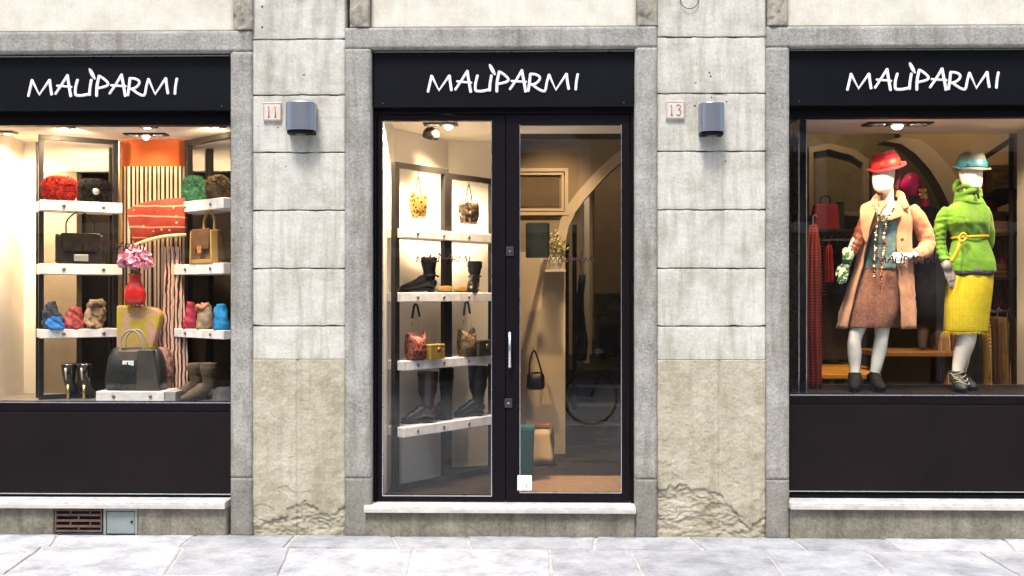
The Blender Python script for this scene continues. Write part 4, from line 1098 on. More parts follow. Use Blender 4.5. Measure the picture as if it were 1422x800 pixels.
hang_bag('black bag with gold specks hanging in the right bay of the door display', UD, 651, 283, 311, 31, 246, SEQB, gem=1)
ct = [b_[1] for b_ in CB]
bx, by = uC(596, .0)
boot('ankle_boot', 'black leather ankle boot with pointed toe on the second board of the left bay', bx, by, ct[1] + .001, radians(8), .27, DARKC, .23, heel=.02, strap=True)
bx, by = uD(659, .0)
boot('ankle_boot', 'black ankle boot seen from the front on the second board beside the door stile', bx, by, ct[1] + .001, aD + radians(30), .25, DARKC, .16, heel=.02, strap=True)
# tan shoes lying between
for px, u, lab in ((617, UC, 'tan leather loafer lying at the right end of the second board in the left bay'), (640, UD, 'tan leather loafer beside the black ankle boot in the right bay')):
    bx, by = u[0](px, .02)
    t = thing('loafer', lab, 'shoe', (bx, by, ct[1] + .001), u[1])
    b = MB(); b.tube(smooth_curve([(-.07, 0, .02), (-.03, 0, .025), (.03, 0, .028), (.07, 0, .03)], 4), lerp_list([.012, .024, .026, .022], 4), 12, zmin=.006); b.build('upper', mat('tan_shoe_leather', (.5, .26, .06), .5), t, smooth=True)
    MB().box(-.082, .085, -.024, .024, 0, .007).build('sole', BRNL, t, bevel=.003)
LEO = pattern_mat('leopard_print', (.010, .005, .005), (.22, .05, .035), 42, .40, .5, 'voronoi', .6)
LEOD = pattern_mat('dark_leopard_print', (.008, .006, .005), (.10, .055, .02), 46, .42, .52, 'voronoi', .6)
def strap_bag(label, u, px, wpx, hpx, spy, m, zb, base_py):
    t, k2 = item('shoulder_bag', label, 'handbag', u, px, zb)
    W = wpx / k2 / 2; H = hpx / k2; b = MB(); rings = []
    for i in range(11):
        f = i / 10; rg = ring(0, 0, H * f * .8, W * (.80 + .24 * sin(pi * min(1, .1 + f * .6))), .06 * (.55 + .45 * sin(pi * (.12 + f * .75))), 36, 0, 2.8)
        rings.append([Vector((q.x, q.y, q.z + .45 * H * f ** 2 * min(1, abs(q.x / W)) ** 2.5)) for q in rg])
    b.loft(rings); ob_ = b.build('body', m, t, smooth=True); displace(ob_, lambda co, n: n * .006 * noise.noise(co * 35))
    pt, ang, _ = u; x, y = pt(px, .06); k_ = F / (y + D); W = wpx / k_ / 2; H = hpx / k_; top = (base_py - spy) / k_
    bb = MB(); bb.tube(smooth_curve([(-W * .8, 0, H * .9), (-W * .35, 0, H + (top - H) * .55), (-W * .22, 0, top * .90)], 5), .0022, 6); bb.tube(smooth_curve([(W * .8, 0, H * .9), (W * .6, 0, H + (top - H) * .5), (W * .28, 0, top * .90)], 5), .0022, 6)
    bb.build('chain', GOLD, t, smooth=True)
    MB().tube(smooth_curve([(-W * .42, 0, top * .75), (-W * .15, 0, top * .98), (W * .2, 0, top * .98), (W * .5, 0, top * .78)], 5), .009, 8).build('strap', DARKC, t, smooth=True)
    return t
strap_bag('red brown leopard shoulder bag with tall strap beside the gold box clutch', UC, 577, 32, 32, 421, LEO, ct[2], 498)
strap_bag('dark leopard shoulder bag with tall strap beside the dark green box clutch', UD, 648, 28, 32, 421, LEOD, ct[2], 497)
def box_clutch(label, u, px, wpx, hpx, m, cm, zb, off):
    t, k_ = item('box_clutch', label, 'clutch', u, px, zb, off=off); W = wpx / k_ / 2; H = hpx / k_
    MB().box(-W, W, -.03, .03, 0, H * .76).build('body', m, t, bevel=.006); MB().box(-W, W, -.03, .03, H * .765, H).build('lid', m, t, bevel=.006)
    MB().lathe([(.001, .008), (.014, .006), (.02, 0), (.001, 0)], 18, M=Matrix.Translation((W * .2, -.031, H * .62)) @ Matrix.Rotation(pi / 2, 4, 'X')).build('clasp', cm, t, smooth=True)
box_clutch('gold brushed metal box clutch with a round clasp on the third board', UC, 604, 30, 21, mat('brushed_gold', (.62, .42, .1), .35, .7, .3, 5, stretch=(30, 1, 1)), mat('bronze_clasp', (.2, .1, .05), .4, .6), ct[2], .11)
box_clutch('dark green black box clutch with round clasp on the third board beside the door stile', UD, 671, 30, 22, mat('black_green_box', (.025, .025, .015), .3), mat('dark_pewter', (.15, .14, .12), .4, .7), ct[2], .11)
BURG = mat('burgundy_leather', (.02, .006, .005), .25, var=.4, vs=10, coat=.25, bst=.15)
bx, by = uC(594, .02); boot('riding_boot', 'tall glossy burgundy brown boot on the lowest board in the left bay', bx, by, ct[3] + .001, radians(14), .39, BURG, .2, shaft=.072, top=.078, heel=.025)
bx, by = uC(620, -.1); boot('riding_boot', 'tall black boot standing behind the dark post of the door display', bx, by, ct[3] + .001, aC, .39, DARKC, .2, shaft=.055, top=.06, heel=.02)
bx, by = uD(664, .02); boot('riding_boot', 'tall black boot on the lowest board beside the door stile', bx, by, ct[3] + .001, radians(22), .40, DARKC, .2, shaft=.074, top=.08, heel=.02)
# back panels low behind the shelves
obl('interior_wall', WALLW, (Ax + .02, Ay + .22), (M1[0] - .02, M1[1] + .2), CF, .6, .05)

# things seen through the right leaf
t = thing('wall_monitor', 'black flat screen hanging from the ceiling behind the right door leaf', 'screen', (X(746, 1.7), 1.7, Z(746, 358, 1.7)), radians(-14)); k_ = K(746, 1.7)
MB().box(-17 / k_, 16 / k_, 0, .05, 0, 49 / k_).build('screen_panel', mat('screen_black', (.01, .014, .014), .12), t, bevel=.01)
MB().tube([(0, .03, 30 / k_), (0, .47, 30 / k_)], .02, 8).build('bracket', DARKM, t)
t = thing('hanging_plant', 'pale yellow green leafy plant behind the door lettering', 'plant', (X(771, 2.0), 2.0, Z(771, 362, 2.0))); k_ = K(771, 2.0); rr = random.Random(3)
b = MB()
for i in range(260):
    c_ = Vector((rr.gauss(0, 6.2) / k_, rr.gauss(0, 5) / k_, abs(rr.gauss(17, 9)) / k_)); n_ = Vector((rr.gauss(0, 1), rr.gauss(0, 1), rr.gauss(0, 1))).normalized(); t1 = n_.orthogonal().normalized() * rr.uniform(.012, .022); t2 = n_.cross(t1)
    b.add([c_ - t1, c_ + t2 * .6, c_ + t1, c_ - t2 * .6], [(0, 1, 2, 3)])
b.build('foliage', mat('yellow_green_leaf', (.42, .42, .12), .6, var=.5, vs=20, col2=(.75, .7, .35)), t)
MB().lathe([(.001, -.08), (.05, -.08), (.07, .03), (.06, .03), (.001, .02)], 20).build('pot', mat('pale_pot', (.5, .45, .35), .7), t, smooth=True)
MB().box(-.09, .09, -.1, .2, -.10, -.081).build('shelf_bracket', WALLW, t)
t = thing('handbag_on_hook', 'black slouchy handbag hanging against the cream pillar inside the door', 'handbag', (X(744, 1.9), 1.9, Z(744, 541, 1.9))); k_ = K(744, 1.9)
b = MB(); b.loft([ring(0, 0, z_ / k_, w_ / k_, d_, 28, 0, 3) for z_, w_, d_ in ((0, 10, .04), (3, 13, .06), (12, 13, .06), (20, 11.5, .045), (24, 9, .02))]); o = b.build('body', DARKC, t, smooth=True); displace(o, lambda co, n: n * .01 * noise.noise(co * 20))
MB().tube(smooth_curve([(-9 / k_, 0, 20 / k_), (-8 / k_, 0, 40 / k_), (-3 / k_, 0, 54 / k_), (2 / k_, 0, 45 / k_), (9 / k_, 0, 21 / k_)], 5), .008, 8).build('strap', DARKC, t, smooth=True)
MB().tube([(-3 / k_, 0, 54 / k_), (-3 / k_, .3, 56 / k_)], .005, 6).build('hook', CHROME, t)
t = thing('draped_bench', 'low bench draped in crumpled cream cloth under the black hanging handbag', 'bench', (X(748, 1.75), 1.75, CF)); k_ = K(748, 1.75)
b = MB(); rings = []
for z_, s_ in ((0, 1.1), (.08, 1.05), (.16, 1.0), (.25, .96), (.30, .92), (.31, .6)):
    rings.append(ring(0, 0, z_, 22 / k_ * s_, .2 * s_, 48, 0, 5))
b.loft(rings); o = b.build('cloth', mat('cream_cloth', (.26, .18, .085), .85), t, smooth=True); displace(o, lambda co, n: n * (.03 * noise.noise(Vector((co.x * 9, co.y * 9, co.z * 3))) - .05 * crease(co, 5, 5, 3, 2)))
MB().box(-18 / k_, 16 / k_, -.13, .13, .312, .34).build('tray', mat('orange_brown_wood', (.16, .06, .02), .5), t, bevel=.004)
t = thing('teal_box', 'teal storage box just inside the right door leaf at its lower left', 'box', (X(730, .9), .9, CF + .013)); k_ = K(730, .9)
MB().loft([ring(0, 0, z_, w_ / k_, .12, 24, 0, 12) for z_, w_ in ((0, 10), (.38, 12), (.40, 13))]).build('body', mat('teal_plastic', (.005, .05, .05), .35), t, bevel=.004); MB().box(-12 / k_, 12 / k_, -.115, .115, .402, .41).build('lid', mat('teal_lid', (.005, .07, .065), .35), t)
t = thing('hanging_garment', 'dark navy garment hanging by the inner steps of the entrance', 'garment', (X(807, 4.3), 4.3, Z(807, 500, 4.3))); k_ = K(807, 4.3)
b = MB(); rings = []
for i in range(12):
    f = i / 11; rings.append([p + Vector((.02 * sin(f * 7), 0, 0)) for p in ring(0, 0, (118 * f) / k_, (9 - 5 * f) / k_, .07 * (1 - .4 * f), 30)])
b.loft(rings); o = b.build('cloth', mat('navy_wool', (.012, .02, .04), .8), t, smooth=True); displace(o, lambda co, n: n * .03 * noise.noise(Vector((co.x * 20, co.y * 20, co.z * 2))))
MB().tube([(0, 0, 117 / k_), (0, 0, 150 / k_)], .006, 6).build('hanger', CHROME, t)
# fireplace at the top of the steps
t = thing('fireplace', 'carved stone fireplace with a dark arched opening above the inner steps', 'fireplace', (X(846, 6.0), 6.0, .871)); k_ = K(846, 6.0)
b = MB(); w2 = 19 / k_; hh = Z(846, 440, 6) - .871
b.box(-w2, -w2 * .72, 0, .3, 0, hh); b.box(w2 * .72, w2, 0, .3, 0, hh)
ar = [(-w2 * .72, hh * .72)] + [(-w2 * .72 * cos(a), hh * .72 + hh * .13 * sin(a)) for a in [pi * q / 10 for q in range(11)]][1:] + [(w2 * .72, hh), (-w2 * .72, hh)]
b.prism(ar, .001, .299); b.build('surround', mat('carved_tan_stone', (.42, .3, .16), .8, var=.3, vs=15), t, bevel=.005)
MB().box(-w2 * 1.15, w2 * 1.15, -.06, .32, hh + .001, hh + .05).build('mantelpiece', mat('carved_tan_stone', (.42, .3, .16)), t, bevel=.01)
MB().box(-w2 * .72, w2 * .72, .2, .29, 0, hh * .72).build('firebox', mat('soot', (.01, .008, .007), .95), t)
t2 = thing('ornament_cluster', 'pale ornaments crowded on the fireplace mantelpiece', 'ornaments', (X(850, 6.1), 6.1, .871 + hh + .052)); rr = random.Random(9)
for i in range(5):
    r_ = rr.uniform(.04, .07); MB().lathe([(.001, 0), (r_ * .7, 0), (r_, r_), (r_ * .5, r_ * 2), (r_ * .6, r_ * 2.4), (.001, r_ * 2.4)], 14, c=(-.14 + i * .07, rr.uniform(-.03, .03), 0)).build('ornament', mat('pale_ceramic', (.5, .35, .22), .5, var=.4), t2, smooth=True)

# ------------------------------------------------------------------ mannequins
SKIN = mat('ivory_mannequin_gloss', (.82, .76, .66), .35, var=.03, vs=3, bst=0, coat=.15)
class Fr:
    def __init__(s, px, Y, z): s.x = X(px, Y); s.Y = Y; s.z = z
    def __call__(s, px, py, dy=0):
        x, z = at(px, py, s.Y + dy); return Vector((x - s.x, dy, z - s.z))
def interp(R, f):
    """R: list of rows (key first, descending py); linear interpolation at key f"""
    for a, b in zip(R, R[1:]):
        if (a[0] - f) * (b[0] - f) <= 0:
            t = 0 if a[0] == b[0] else (f - a[0]) / (b[0] - a[0]); return [p + (q - p) * t for p, q in zip(a, b)]
    return list(R[-1] if abs(f - R[-1][0]) < abs(f - R[0][0]) else R[0])
def body_rings(L, rows, n=36, p=2.3, grow=0, k=None):
    """rows: (py, pxl, pxr, depth half, dy)"""
    out = []
    for r in rows:
        py, a, b_, d_ = r[:4]; dy = r[4] if len(r) > 4 else 0
        A = L(a, py, dy); B = L(b_, py, dy)
        out.append(ring((A.x + B.x) / 2, dy, A.z, (B.x - A.x) / 2 + grow, d_ + grow, n, (B.z - A.z) / max(.01, (B.x - A.x)), p))
    return out
def hand(name, wrist, direction, side, m, parent, size=1.0, curl=.5, back=Vector((0, -1, 0))):
    """wrist point, pointing direction, side = +1/-1 where the thumb goes (local cross)"""
    d = Vector(direction).normalized(); bk = (back - d * back.dot(d)).normalized(); sd_ = d.cross(bk).normalized() * side
    s = size; b = MB()
    b.tube([wrist - d * .02 * s, wrist + d * .02 * s, wrist + d * .06 * s, wrist + d * .095 * s], [(.019 * s, .024 * s), (.016 * s, .03 * s), (.015 * s, .039 * s), (.011 * s, .036 * s)], 14, up=bk)
    for i, (o, ln) in enumerate(((.028, .068), (.010, .078), (-.009, .072), (-.027, .056))):
        r0 = wrist + d * .088 * s + sd_ * o * s; dd = d; P = [r0 - d * .02 * s, r0]; q = r0
        for j in range(3):
            dd = (dd - bk * curl * (.35 + .2 * j)).normalized(); q = q + dd * ln * s * (.42, .32, .26)[j]; P.append(q)
        b.tube(P, [.0095 * s, .0095 * s, .0088 * s, .008 * s, .006 * s], 8)
    t0 = wrist + d * .03 * s + sd_ * .022 * s
    b.tube([t0 - d * .01, t0 + (d * .5 + sd_ * .7) * .03 * s, t0 + (d * .85 + sd_ * .55) * .058 * s, t0 + (d * 1.05 + sd_ * .35) * .08 * s], [.014 * s, .0125 * s, .0105 * s, .007 * s], 8)
    return b.build(name, m, parent, smooth=True, remesh=.0045, smit=2)
def limb(b, pts, rr, k=5, n=16, flat=1.0):
    b.tube(smooth_curve(pts, k), lerp_list(rr, k), n, flat=flat)
def head(b, L, cx, cy, face_dx=0, s=1.0):
    """egg head with a soft brow, nose ridge and chin, no features"""
    c = L(cx, cy); rings = []
    prof = [(-.124, .026, .03, -.045), (-.115, .046, .048, -.038), (-.095, .060, .066, -.026), (-.06, .068, .082, -.010), (-.02, .073, .09, -.002), (.02, .075, .094, .004), (.06, .073, .094, .008), (.095, .06, .078, .01), (.115, .038, .05, .01), (.125, .012, .015, .01)]
    for z, rx, ry, dy in prof:
        rg = ring(c.x + face_dx * max(0, -z) * .28, c.y + dy, c.z + z * s, rx * s, ry * s, 32, 0, 2.1)
        for v in rg:
            if v.y < c.y and abs(v.x - c.x) < .016 and -.06 < z < .02: v.y -= .010 * (1 - abs(v.x - c.x) / .016) * (1 - abs(z + .02) / .05)
        rings.append(rg)
    b.loft(rings)
def hat(label, parent, L, cx, crown_py, brim_py, wpx, m, bandm, tilt, brim=.045, h=None, dent=.02, roll=0, name='hat', yaw=0):
    c = L(cx, brim_py, 0); top = L(cx, crown_py, 0); H = top.z - c.z; k_ = K(1250, .6); r = wpx / k_ / 2
    Mx = Matrix.Translation(c) @ Matrix.Rotation(tilt, 4, 'Y') @ Matrix.Rotation(roll, 4, 'X')
    b = MB(); prof = [(r * 1.03, 0), (r * 1.0, H * .25), (r * .96, H * .55), (r * .86, H * .82), (r * .7, H * .95), (r * .35, H * .93), (.004, H * .86)]
    rings = []
    def br(rad, z0):
        out = []
        for j in range(48):
            a = 2 * pi * j / 48; e = (rad - r) / brim
            if e > .1: rad_ = r + (rad - r) * (1 - .45 * max(0, -sin(a)) ** 2)
            else: rad_ = rad
            z = z0 - .022 * e * max(0, -sin(a)) ** 1 + .016 * e * abs(cos(a)) * (1 if sin(a) > -.3 else .3) + .018 * e * max(0, sin(a))
            out.append(Vector((cos(a) * rad_, sin(a) * rad_ * 1.12, z)))
        return out
    rings.append(br(r * .98, -.004)); rings.append(br(r + brim * .55, -.006)); rings.append(br(r + brim, -.004)); rings.append(br(r + brim + .002, .0)); rings.append(br(r + brim, .003)); rings.append(br(r + brim * .5, .001))
    for q, z in prof:
        rg = []
        for j in range(48):
            a = 2 * pi * j / 48; zz = z
            if z > H * .8: zz -= dent * max(0, 1 - abs(cos(a) * q) / (r * .5)) * (.6 + .4 * -sin(a)) * (1 if z > H * .9 else .3)
            pin = 1 - (.10 * max(0, -sin(a)) * min(1, z / H)) if z > H * .4 else 1
            rg.append(Vector((cos(a) * q * pin, sin(a) * q * 1.12 * pin, zz)))
        rings.append(rg)
    rings = [[Mx @ p for p in q] for q in rings]
    b.loft(rings); o = b.build(name, m, parent, smooth=True)
    b = MB(); b.lathe([(r * 1.045, .002), (r * 1.05, H * .06), (r * 1.03, H * .42), (r * 1.0, H * .44)], 40, sy=1.12, M=Mx)
    b.box(-r * .75, -r * .5, -r * .98, -r * .86, .004, H * .36, Mx @ Matrix.Rotation(.0, 4, 'Z'))
    b.build('hat_band', bandm, o, smooth=True); return o
def shoe(name, parent, L, px, py_ankle, m, rzdir, foot_z=0, dy=0, heel=.07, platform=.02, cuff=.10):
    """ankle boot under a mannequin leg; rzdir = toe direction vector"""
    a = L(px, py_ankle, dy); a = Vector((a.x, dy, max(a.z, .09))); d = Vector(rzdir).normalized(); up = Vector((0, 0, 1))
    b = MB(); P = [a + up * .01, a + Vector((0, 0, -.02)), Vector((a.x, a.y, .10)) + d * .0, Vector((a.x, a.y, .075)) + d * .05, Vector((a.x, a.y, .045)) + d * .11, Vector((a.x, a.y, .035)) + d * .16, Vector((a.x, a.y, .03)) + d * .185]
    b.tube(smooth_curve(P, 4), lerp_list([.046, .046, .05, .047, .042, .03, .012], 4), 18, zmin=.018)
    o = b.build(name, m, parent, smooth=True)
    q = MB(); s_ = d.cross(up)
    for z0, z1 in ((0, .02),):
        pts = [(-.045, .0), (-.03, .03), (.05, .035), (.12, .042), (.18, .02), (.19, 0), (.18, -.02), (.12, -.042), (.05, -.035), (-.03, -.03)]
        q.loft([[Vector((a.x, a.y, z)) + d * u + s_ * v for u, v in pts] for z in (z0, z1)])
    q.build('shoe_sole', DARKC, o)
    return o

# --- first mannequin: coral coat, red hat
L = Fr(1205, .62, RF)
m1 = thing('mannequin', 'ivory faceless mannequin in red hat, open coral coat, teal top and long beads', 'mannequin', (L.x, L.Y, L.z))
b = MB(); head(b, L, 1227, 244, -.5, 1.06)
limb(b, [L(1232, 254, .03), L(1233, 272, .02), L(1233, 290), L(1233, 300)], [.045, .041, .052, .08])
b.loft(body_rings(L, [(284, 1214, 1256, .05), (292, 1208, 1262, .07), (310, 1208, 1258, .09), (330, 1208, 1254, .09), (352, 1207, 1248, .085), (380, 1199, 1248, .10), (405, 1196, 1247, .105), (425, 1196, 1245, .09)]))
hip1, hip2 = L(1209, 410, 0.02), L(1230, 410, 0.02)
limb(b, [hip1, L(1197, 440, .0), L(1187, 470, -.01), L(1186.5, 490, .005), L(1187, 508, .01), L(1187, 522, 0), L(1187, 533, 0)], [.07, .062, .050, .053, .043, .034, .034])
limb(b, [hip2, L(1226, 440, -.0), L(1224, 468, -.02), L(1221, 488, .0), L(1217, 508, .0), L(1214, 522, 0), L(1213, 533, 0)], [.07, .065, .050, .053, .043, .034, .034])
# arms
sl, el, wl = L(1209, 298, 0), L(1186, 338, -.02), L(1174, 372, -.08)
sr, er, wr = L(1267, 294, 0), L(1290, 340, .02), L(1264, 356, -.14)
limb(b, [sl, L(1198, 317, 0), el, L(1180, 356, -.05), wl], [.034, .034, .032, .03, .024], n=14)
limb(b, [sr, L(1280, 318, .02), er, L(1280, 350, -.06), wr], [.05, .045, .037, .034, .025], n=14)
b.build('body', SKIN, m1, smooth=True, remesh=.010, smit=3)
GLV = pattern_mat('green_white_patterned_glove', (.62, .68, .45), (.03, .12, .03), 20, .43, .5, 'noise', dist=1.5)
hand('glove', L(1175, 366, -.07), (L(1167, 400, -.10) - L(1175, 366, -.07)), 1, GLV, m1, 1.0, .25)
limb_ = MB(); limb_.tube([L(1178, 346, -.05), L(1175, 368, -.07)], [.040, .034], 16); limb_.build('glove_cuff', GLV, m1, smooth=True)
hand('hand', L(1262, 356, -.15), (L(1240, 357, -.17) - L(1262, 356, -.15)), -1, mat('white_glove', (.8, .78, .74), .6, bst=0), m1, .88, .35)
b = MB(); b.lathe([(.033, -.01), (.036, 0), (.033, .012), (.028, .012), (.028, -.01)], 20, M=Matrix.Translation(L(1268, 356, -.13)) @ Matrix.Rotation(pi / 2, 4, 'Y')); b.build('bracelet', pattern_mat('patterned_bangle', (.03, .03, .03), (.7, .7, .6), 60, .45, .55), m1, smooth=True)
# denim-teal top
DEN = mat('faded_teal_denim', (.018, .06, .075), .8, var=.5, vs=9, col2=(.16, .28, .27), bs=150, bst=.3)
b = MB(); b.loft(body_rings(L, [(298, 1208, 1260, .095), (312, 1205, 1258, .115), (330, 1207, 1254, .112), (350, 1206, 1251, .108), (368, 1202, 1252, .12), (374, 1200, 1253, .125)], 60, 2.2), caps=False)
o = b.build('top', DEN, m1, smooth=True, solid=.004, subd=1)
displace(o, lambda co, n: n * (.006 * noise.noise(Vector((co.x * 9, co.y * 9, co.z * 22))) - .008 * crease(co, 8, 5, 14, 4)))
# dark beaded V collar
COL = pattern_mat('beaded_collar', (.012, .012, .012), (.45, .36, .18), 90, .5, .6, 'noise', .5)
for a, e_ in ((1214, 1228), (1250, 1232)):
    P = smooth_curve([L(a, 284, -.075), L((a + e_) / 2 - (2 if a < e_ else -2), 294, -.112), L(e_, 308, -.13)], 5)
    b = MB(); b.tube(P, [(.010, .026)] * len(P), 10, up=(0, 1, 0)); b.build('collar', COL, m1, smooth=True)
# necklaces
BEADS = [mat('black_bead', (.015, .012, .012), .2, coat=.5), mat('ivory_bead', (.78, .7, .55), .3), mat('gold_bead', (.7, .45, .15), .25, .9), mat('red_bead', (.35, .03, .04), .3)]
for strand, pts in enumerate(([(1222, 290, -.12), (1217, 318, -.15), (1215, 345, -.15), (1214, 372, -.155), (1214, 385, -.155)], [(1240, 290, -.12), (1229, 318, -.15), (1227, 345, -.15), (1224, 375, -.155), (1223, 392, -.155)])):
    P = smooth_curve([L(*q) for q in pts], 9); b = MB(); rnd = random.Random(strand)
    for i, q in enumerate(P):
        b.cur = rnd.choice((0, 0, 1, 1, 2, 3)); s_ = rnd.uniform(.007, .011)
        b.ball(q + Vector((rnd.uniform(-.004, .004), 0, 0)), s_, 10, 7)
    b.build('bead_necklace', BEADS, m1, smooth=True)
# skirt
CORAL = mat('coral_tweed', (.30, .12, .07), .95, grain=.75, var=.35, vs=14, bs=260, bst=.6, bd=.003, sheen=.4)
b = MB(); b.loft(body_rings(L, [(366, 1203, 1252, .125), (385, 1196, 1254, .13), (410, 1188, 1252, .13), (430, 1182, 1248, .128), (448, 1178.5, 1241, .125), (455, 1177.5, 1238, .122)], 72, 2.3), caps=False)
o = b.build('skirt', CORAL, m1, smooth=True, solid=.006, subd=1)
displace(o, lambda co, n: n * (.016 * noise.noise(Vector((co.x * 6 + co.z * 3, co.y * 5, co.z * 4.5))) - .010 * crease(co + Vector((co.z * .6, 0, 0)), 7, 3, 5, 2)))
# coat: open shell
COAT = mat('coral_pink_wool_coat', (.52, .25, .14), .95, grain=.4, var=.25, vs=10, bs=220, bst=.6, bd=.004, sheen=.6)
LINING = mat('rust_satin_lining', (.20, .05, .02), .5, var=.3, vs=9)
rows = [(281, 1211, 1259, .08, -98, -82), (290, 1202, 1266, .105, -112, -80), (304, 1200, 1268, .13, -126, -80), (325, 1200, 1265, .14, -146, -80), (350, 1195, 1266, .15, -156, -79), (380, 1187, 1268, .16, -152, -74), (410, 1177, 1271, .17, -150, -68), (435, 1169, 1272, .175, -148, -64), (456, 1164, 1273, .175, -148, -62)]
rings = []; n = 64
for py_, a, e_, d_, g0, g1 in [interp([r for r in rows], 281 + 175 * i / 34) for i in range(35)]:
    A, B = L(a, py_), L(e_, py_); cx, rx = (A.x + B.x) / 2, (B.x - A.x) / 2; rg = []
    for j in range(n + 1):
        an = radians(g1 + (360 + g0 - g1) * j / n)        # opening between g0 (image left) and g1 (image right)
        f_ = .010 * sin(an * 9 + 1) * max(0, (py_ - 340) / 110)
        zoff = (-.02 if py_ > 450 else 0)
        rg.append(Vector((cx + cos(an) * (rx + f_), .02 + sin(an) * (d_ + f_), A.z + zoff * 0)))
    rings.append(rg)
b = MB(); b.loft(rings, closed=False); coat = b.build('coat', COAT, m1, smooth=True, solid=.012)
displace(coat, lambda co, n: n * (.008 * noise.noise(Vector((co.x * 8, co.y * 8, co.z * 7))) - .009 * crease(co, 9, 9, 2.5, 3)))
def sleeve(pts, rr, m, fold, seed, k=9, flatcap=True):
    b = MB(); P = smooth_curve(pts, k); R = lerp_list(rr, k); b.tube(P, R, 30); o = b.build('sleeve', m, coat, smooth=True, subd=1)
    def fn(co, n):
        # rings of folds across the sleeve
        i = min(range(len(P)), key=lambda q: (P[q] - co).length); u = i / len(P)
        return n * fold * (sin(u * 46 + 3 * noise.noise(co * 9 + Vector((seed, 0, 0)))) * .35 + .9 * noise.noise(co * 16) - 1.1 * crease(co, 12, 12, 16, seed)) * (.35 + .65 * u)
    displace(o, fn); return o
sleeve([L(1210, 289, 0), L(1204, 302, 0), L(1196, 322, -.005), L(1188, 342, -.02), L(1183, 352, -.04)], [.046, .052, .05, .047, .042], LINING, .009, 1)
sleeve([L(1262, 288, 0), L(1274, 304, .0), L(1284, 324, .015), L(1287, 340, .005), L(1281, 350, -.05), L(1270, 355, -.10)], [.055, .064, .062, .060, .056, .050], COAT, .009, 2)
# lapels and collar
def lapel(pts, th=.012, m=COAT):
    P = [L(*q) for q in pts]; c_ = sum(P, Vector()) / len(P); b = MB(); n_ = len(P)
    vs = P + [q + Vector((0, .012, 0)) for q in P] + [c_ + Vector((0, -.016, 0))]
    b.add(vs, [(i, (i + 1) % n_, 2 * n_) for i in range(n_)] + [tuple(range(n_, 2 * n_))] + [(i, i + n_, (i + 1) % n_ + n_, (i + 1) % n_) for i in range(n_)])
    b.build('lapel', m, coat, smooth=True, subd=1, bevel=.002)
lapel([(1210, 277, -.05), (1203, 281, -.07), (1194, 283, -.09), (1193, 300, -.125), (1198, 335, -.155), (1205, 345, -.165), (1207, 320, -.155), (1214, 300, -.14), (1220, 285, -.10), (1222, 272, -.06)])
lapel([(1248, 272, -.05), (1243, 288, -.11), (1234, 303, -.145), (1232, 309, -.155), (1244, 304, -.155), (1254, 302, -.15), (1256, 293, -.13), (1251, 283, -.09), (1252, 270, -.05)])
b = MB(); b.tube(smooth_curve([L(1213, 284, -.06), L(1219, 274, .01), L(1234, 269, .075), L(1249, 270, .03), L(1253, 279, -.03), L(1258, 290, -.09)], 6), [(.012, .030)] * 31, 14); b.build('collar', COAT, coat, smooth=True)
for px, py in ((1253, 333), (1252, 372)): MB().lathe([(.001, .0), (.012, 0), (.010, .006), (.001, .004)], 14, M=Matrix.Translation(L(px, py, -.155)) @ Matrix.Rotation(pi / 2, 4, 'X')).build('button', BRNL, coat)
REDH = mat('cherry_red_felt', (.62, .008, .035), .75, var=.1, vs=8, sheen=.4)
hat('hat', m1, L, 1231, 209.5, 233, 38, REDH, mat('red_orange_ribbon', (.7, .04, .02), .5), radians(-13), .040, roll=radians(3))
b = MB()  # plum hair tuft under the brim
b.loft([ring(L(1246, 240).x, .035, L(1246, z_).z, w_, .05, 20) for z_, w_ in ((262, .012), (255, .028), (245, .032), (236, .03))]); b.build('hair', mat('plum_hair', (.09, .008, .02), .35, var=.3, vs=30, stretch=(8, 8, 1)), m1, smooth=True)
SH = mat('black_suede', (.004, .004, .005), .7, spec=.2)
shoe('shoe', m1, L, 1187, 520, SH, (-.35, -1, 0), dy=-.0); shoe('shoe', m1, L, 1213, 522, SH, (.05, -1, 0), dy=-.0)

# --- second mannequin: green sweater, yellow skirt
L = Fr(1342, .60, RF)
m2 = thing('mannequin', 'ivory faceless mannequin in a blue grey hat, lime green sweater and fringed yellow skirt', 'mannequin', (L.x, L.Y, L.z))
b = MB(); head(b, L, 1348, 240, .1, 1.05)
limb(b, [L(1347, 254, .03), L(1346, 270, .02), L(1345, 286)], [.045, .042, .07])
rows = [(284, 1328, 1363, .05), (294, 1321, 1365, .06), (310, 1322, 1366, .075), (331, 1330, 1363, .06), (352, 1327, 1367, .07), (380, 1322, 1370, .085), (405, 1317, 1372, .10), (425, 1320, 1368, .09)]
b.loft(body_rings(L, rows))
limb(b, [L(1338, 415, 0), L(1340, 445, -.04), L(1343, 468, -.04), L(1337, 488, -.01), L(1332, 505, .0), L(1329, 520, 0), L(1328, 533, 0)], [.08, .075, .066, .064, .05, .037, .036])
limb(b, [L(1354, 415, .03), L(1348, 445, .06), L(1343, 468, .10), L(1338, 490, .13), L(1335, 510, .15), L(1333, 522, .16), L(1332, 532, .16)], [.08, .08, .058, .056, .045, .036, .036])
limb(b, [L(1321, 298, 0), L(1310, 318, .03), L(1308, 338, .03), L(1311, 352, -.0), L(1315, 368, -.05)], [.03, .03, .029, .029, .025], n=14)
limb(b, [L(1362, 298, 0.02), L(1368, 318, .08), L(1370, 338, .12), L(1362, 352, .14), L(1356, 358, .14)], [.03, .03, .029, .028, .025], n=14)
b.build('body', SKIN, m2, smooth=True, remesh=.010, smit=3)
GG2 = mat('grey_leather_glove', (.12, .11, .14), .45, var=.5, vs=18, col2=(.42, .38, .36))
hand('glove', L(1315, 372, -.05), (L(1328, 402, -.08) - L(1315, 372, -.05)), -1, GG2, m2, 1.08, .3)
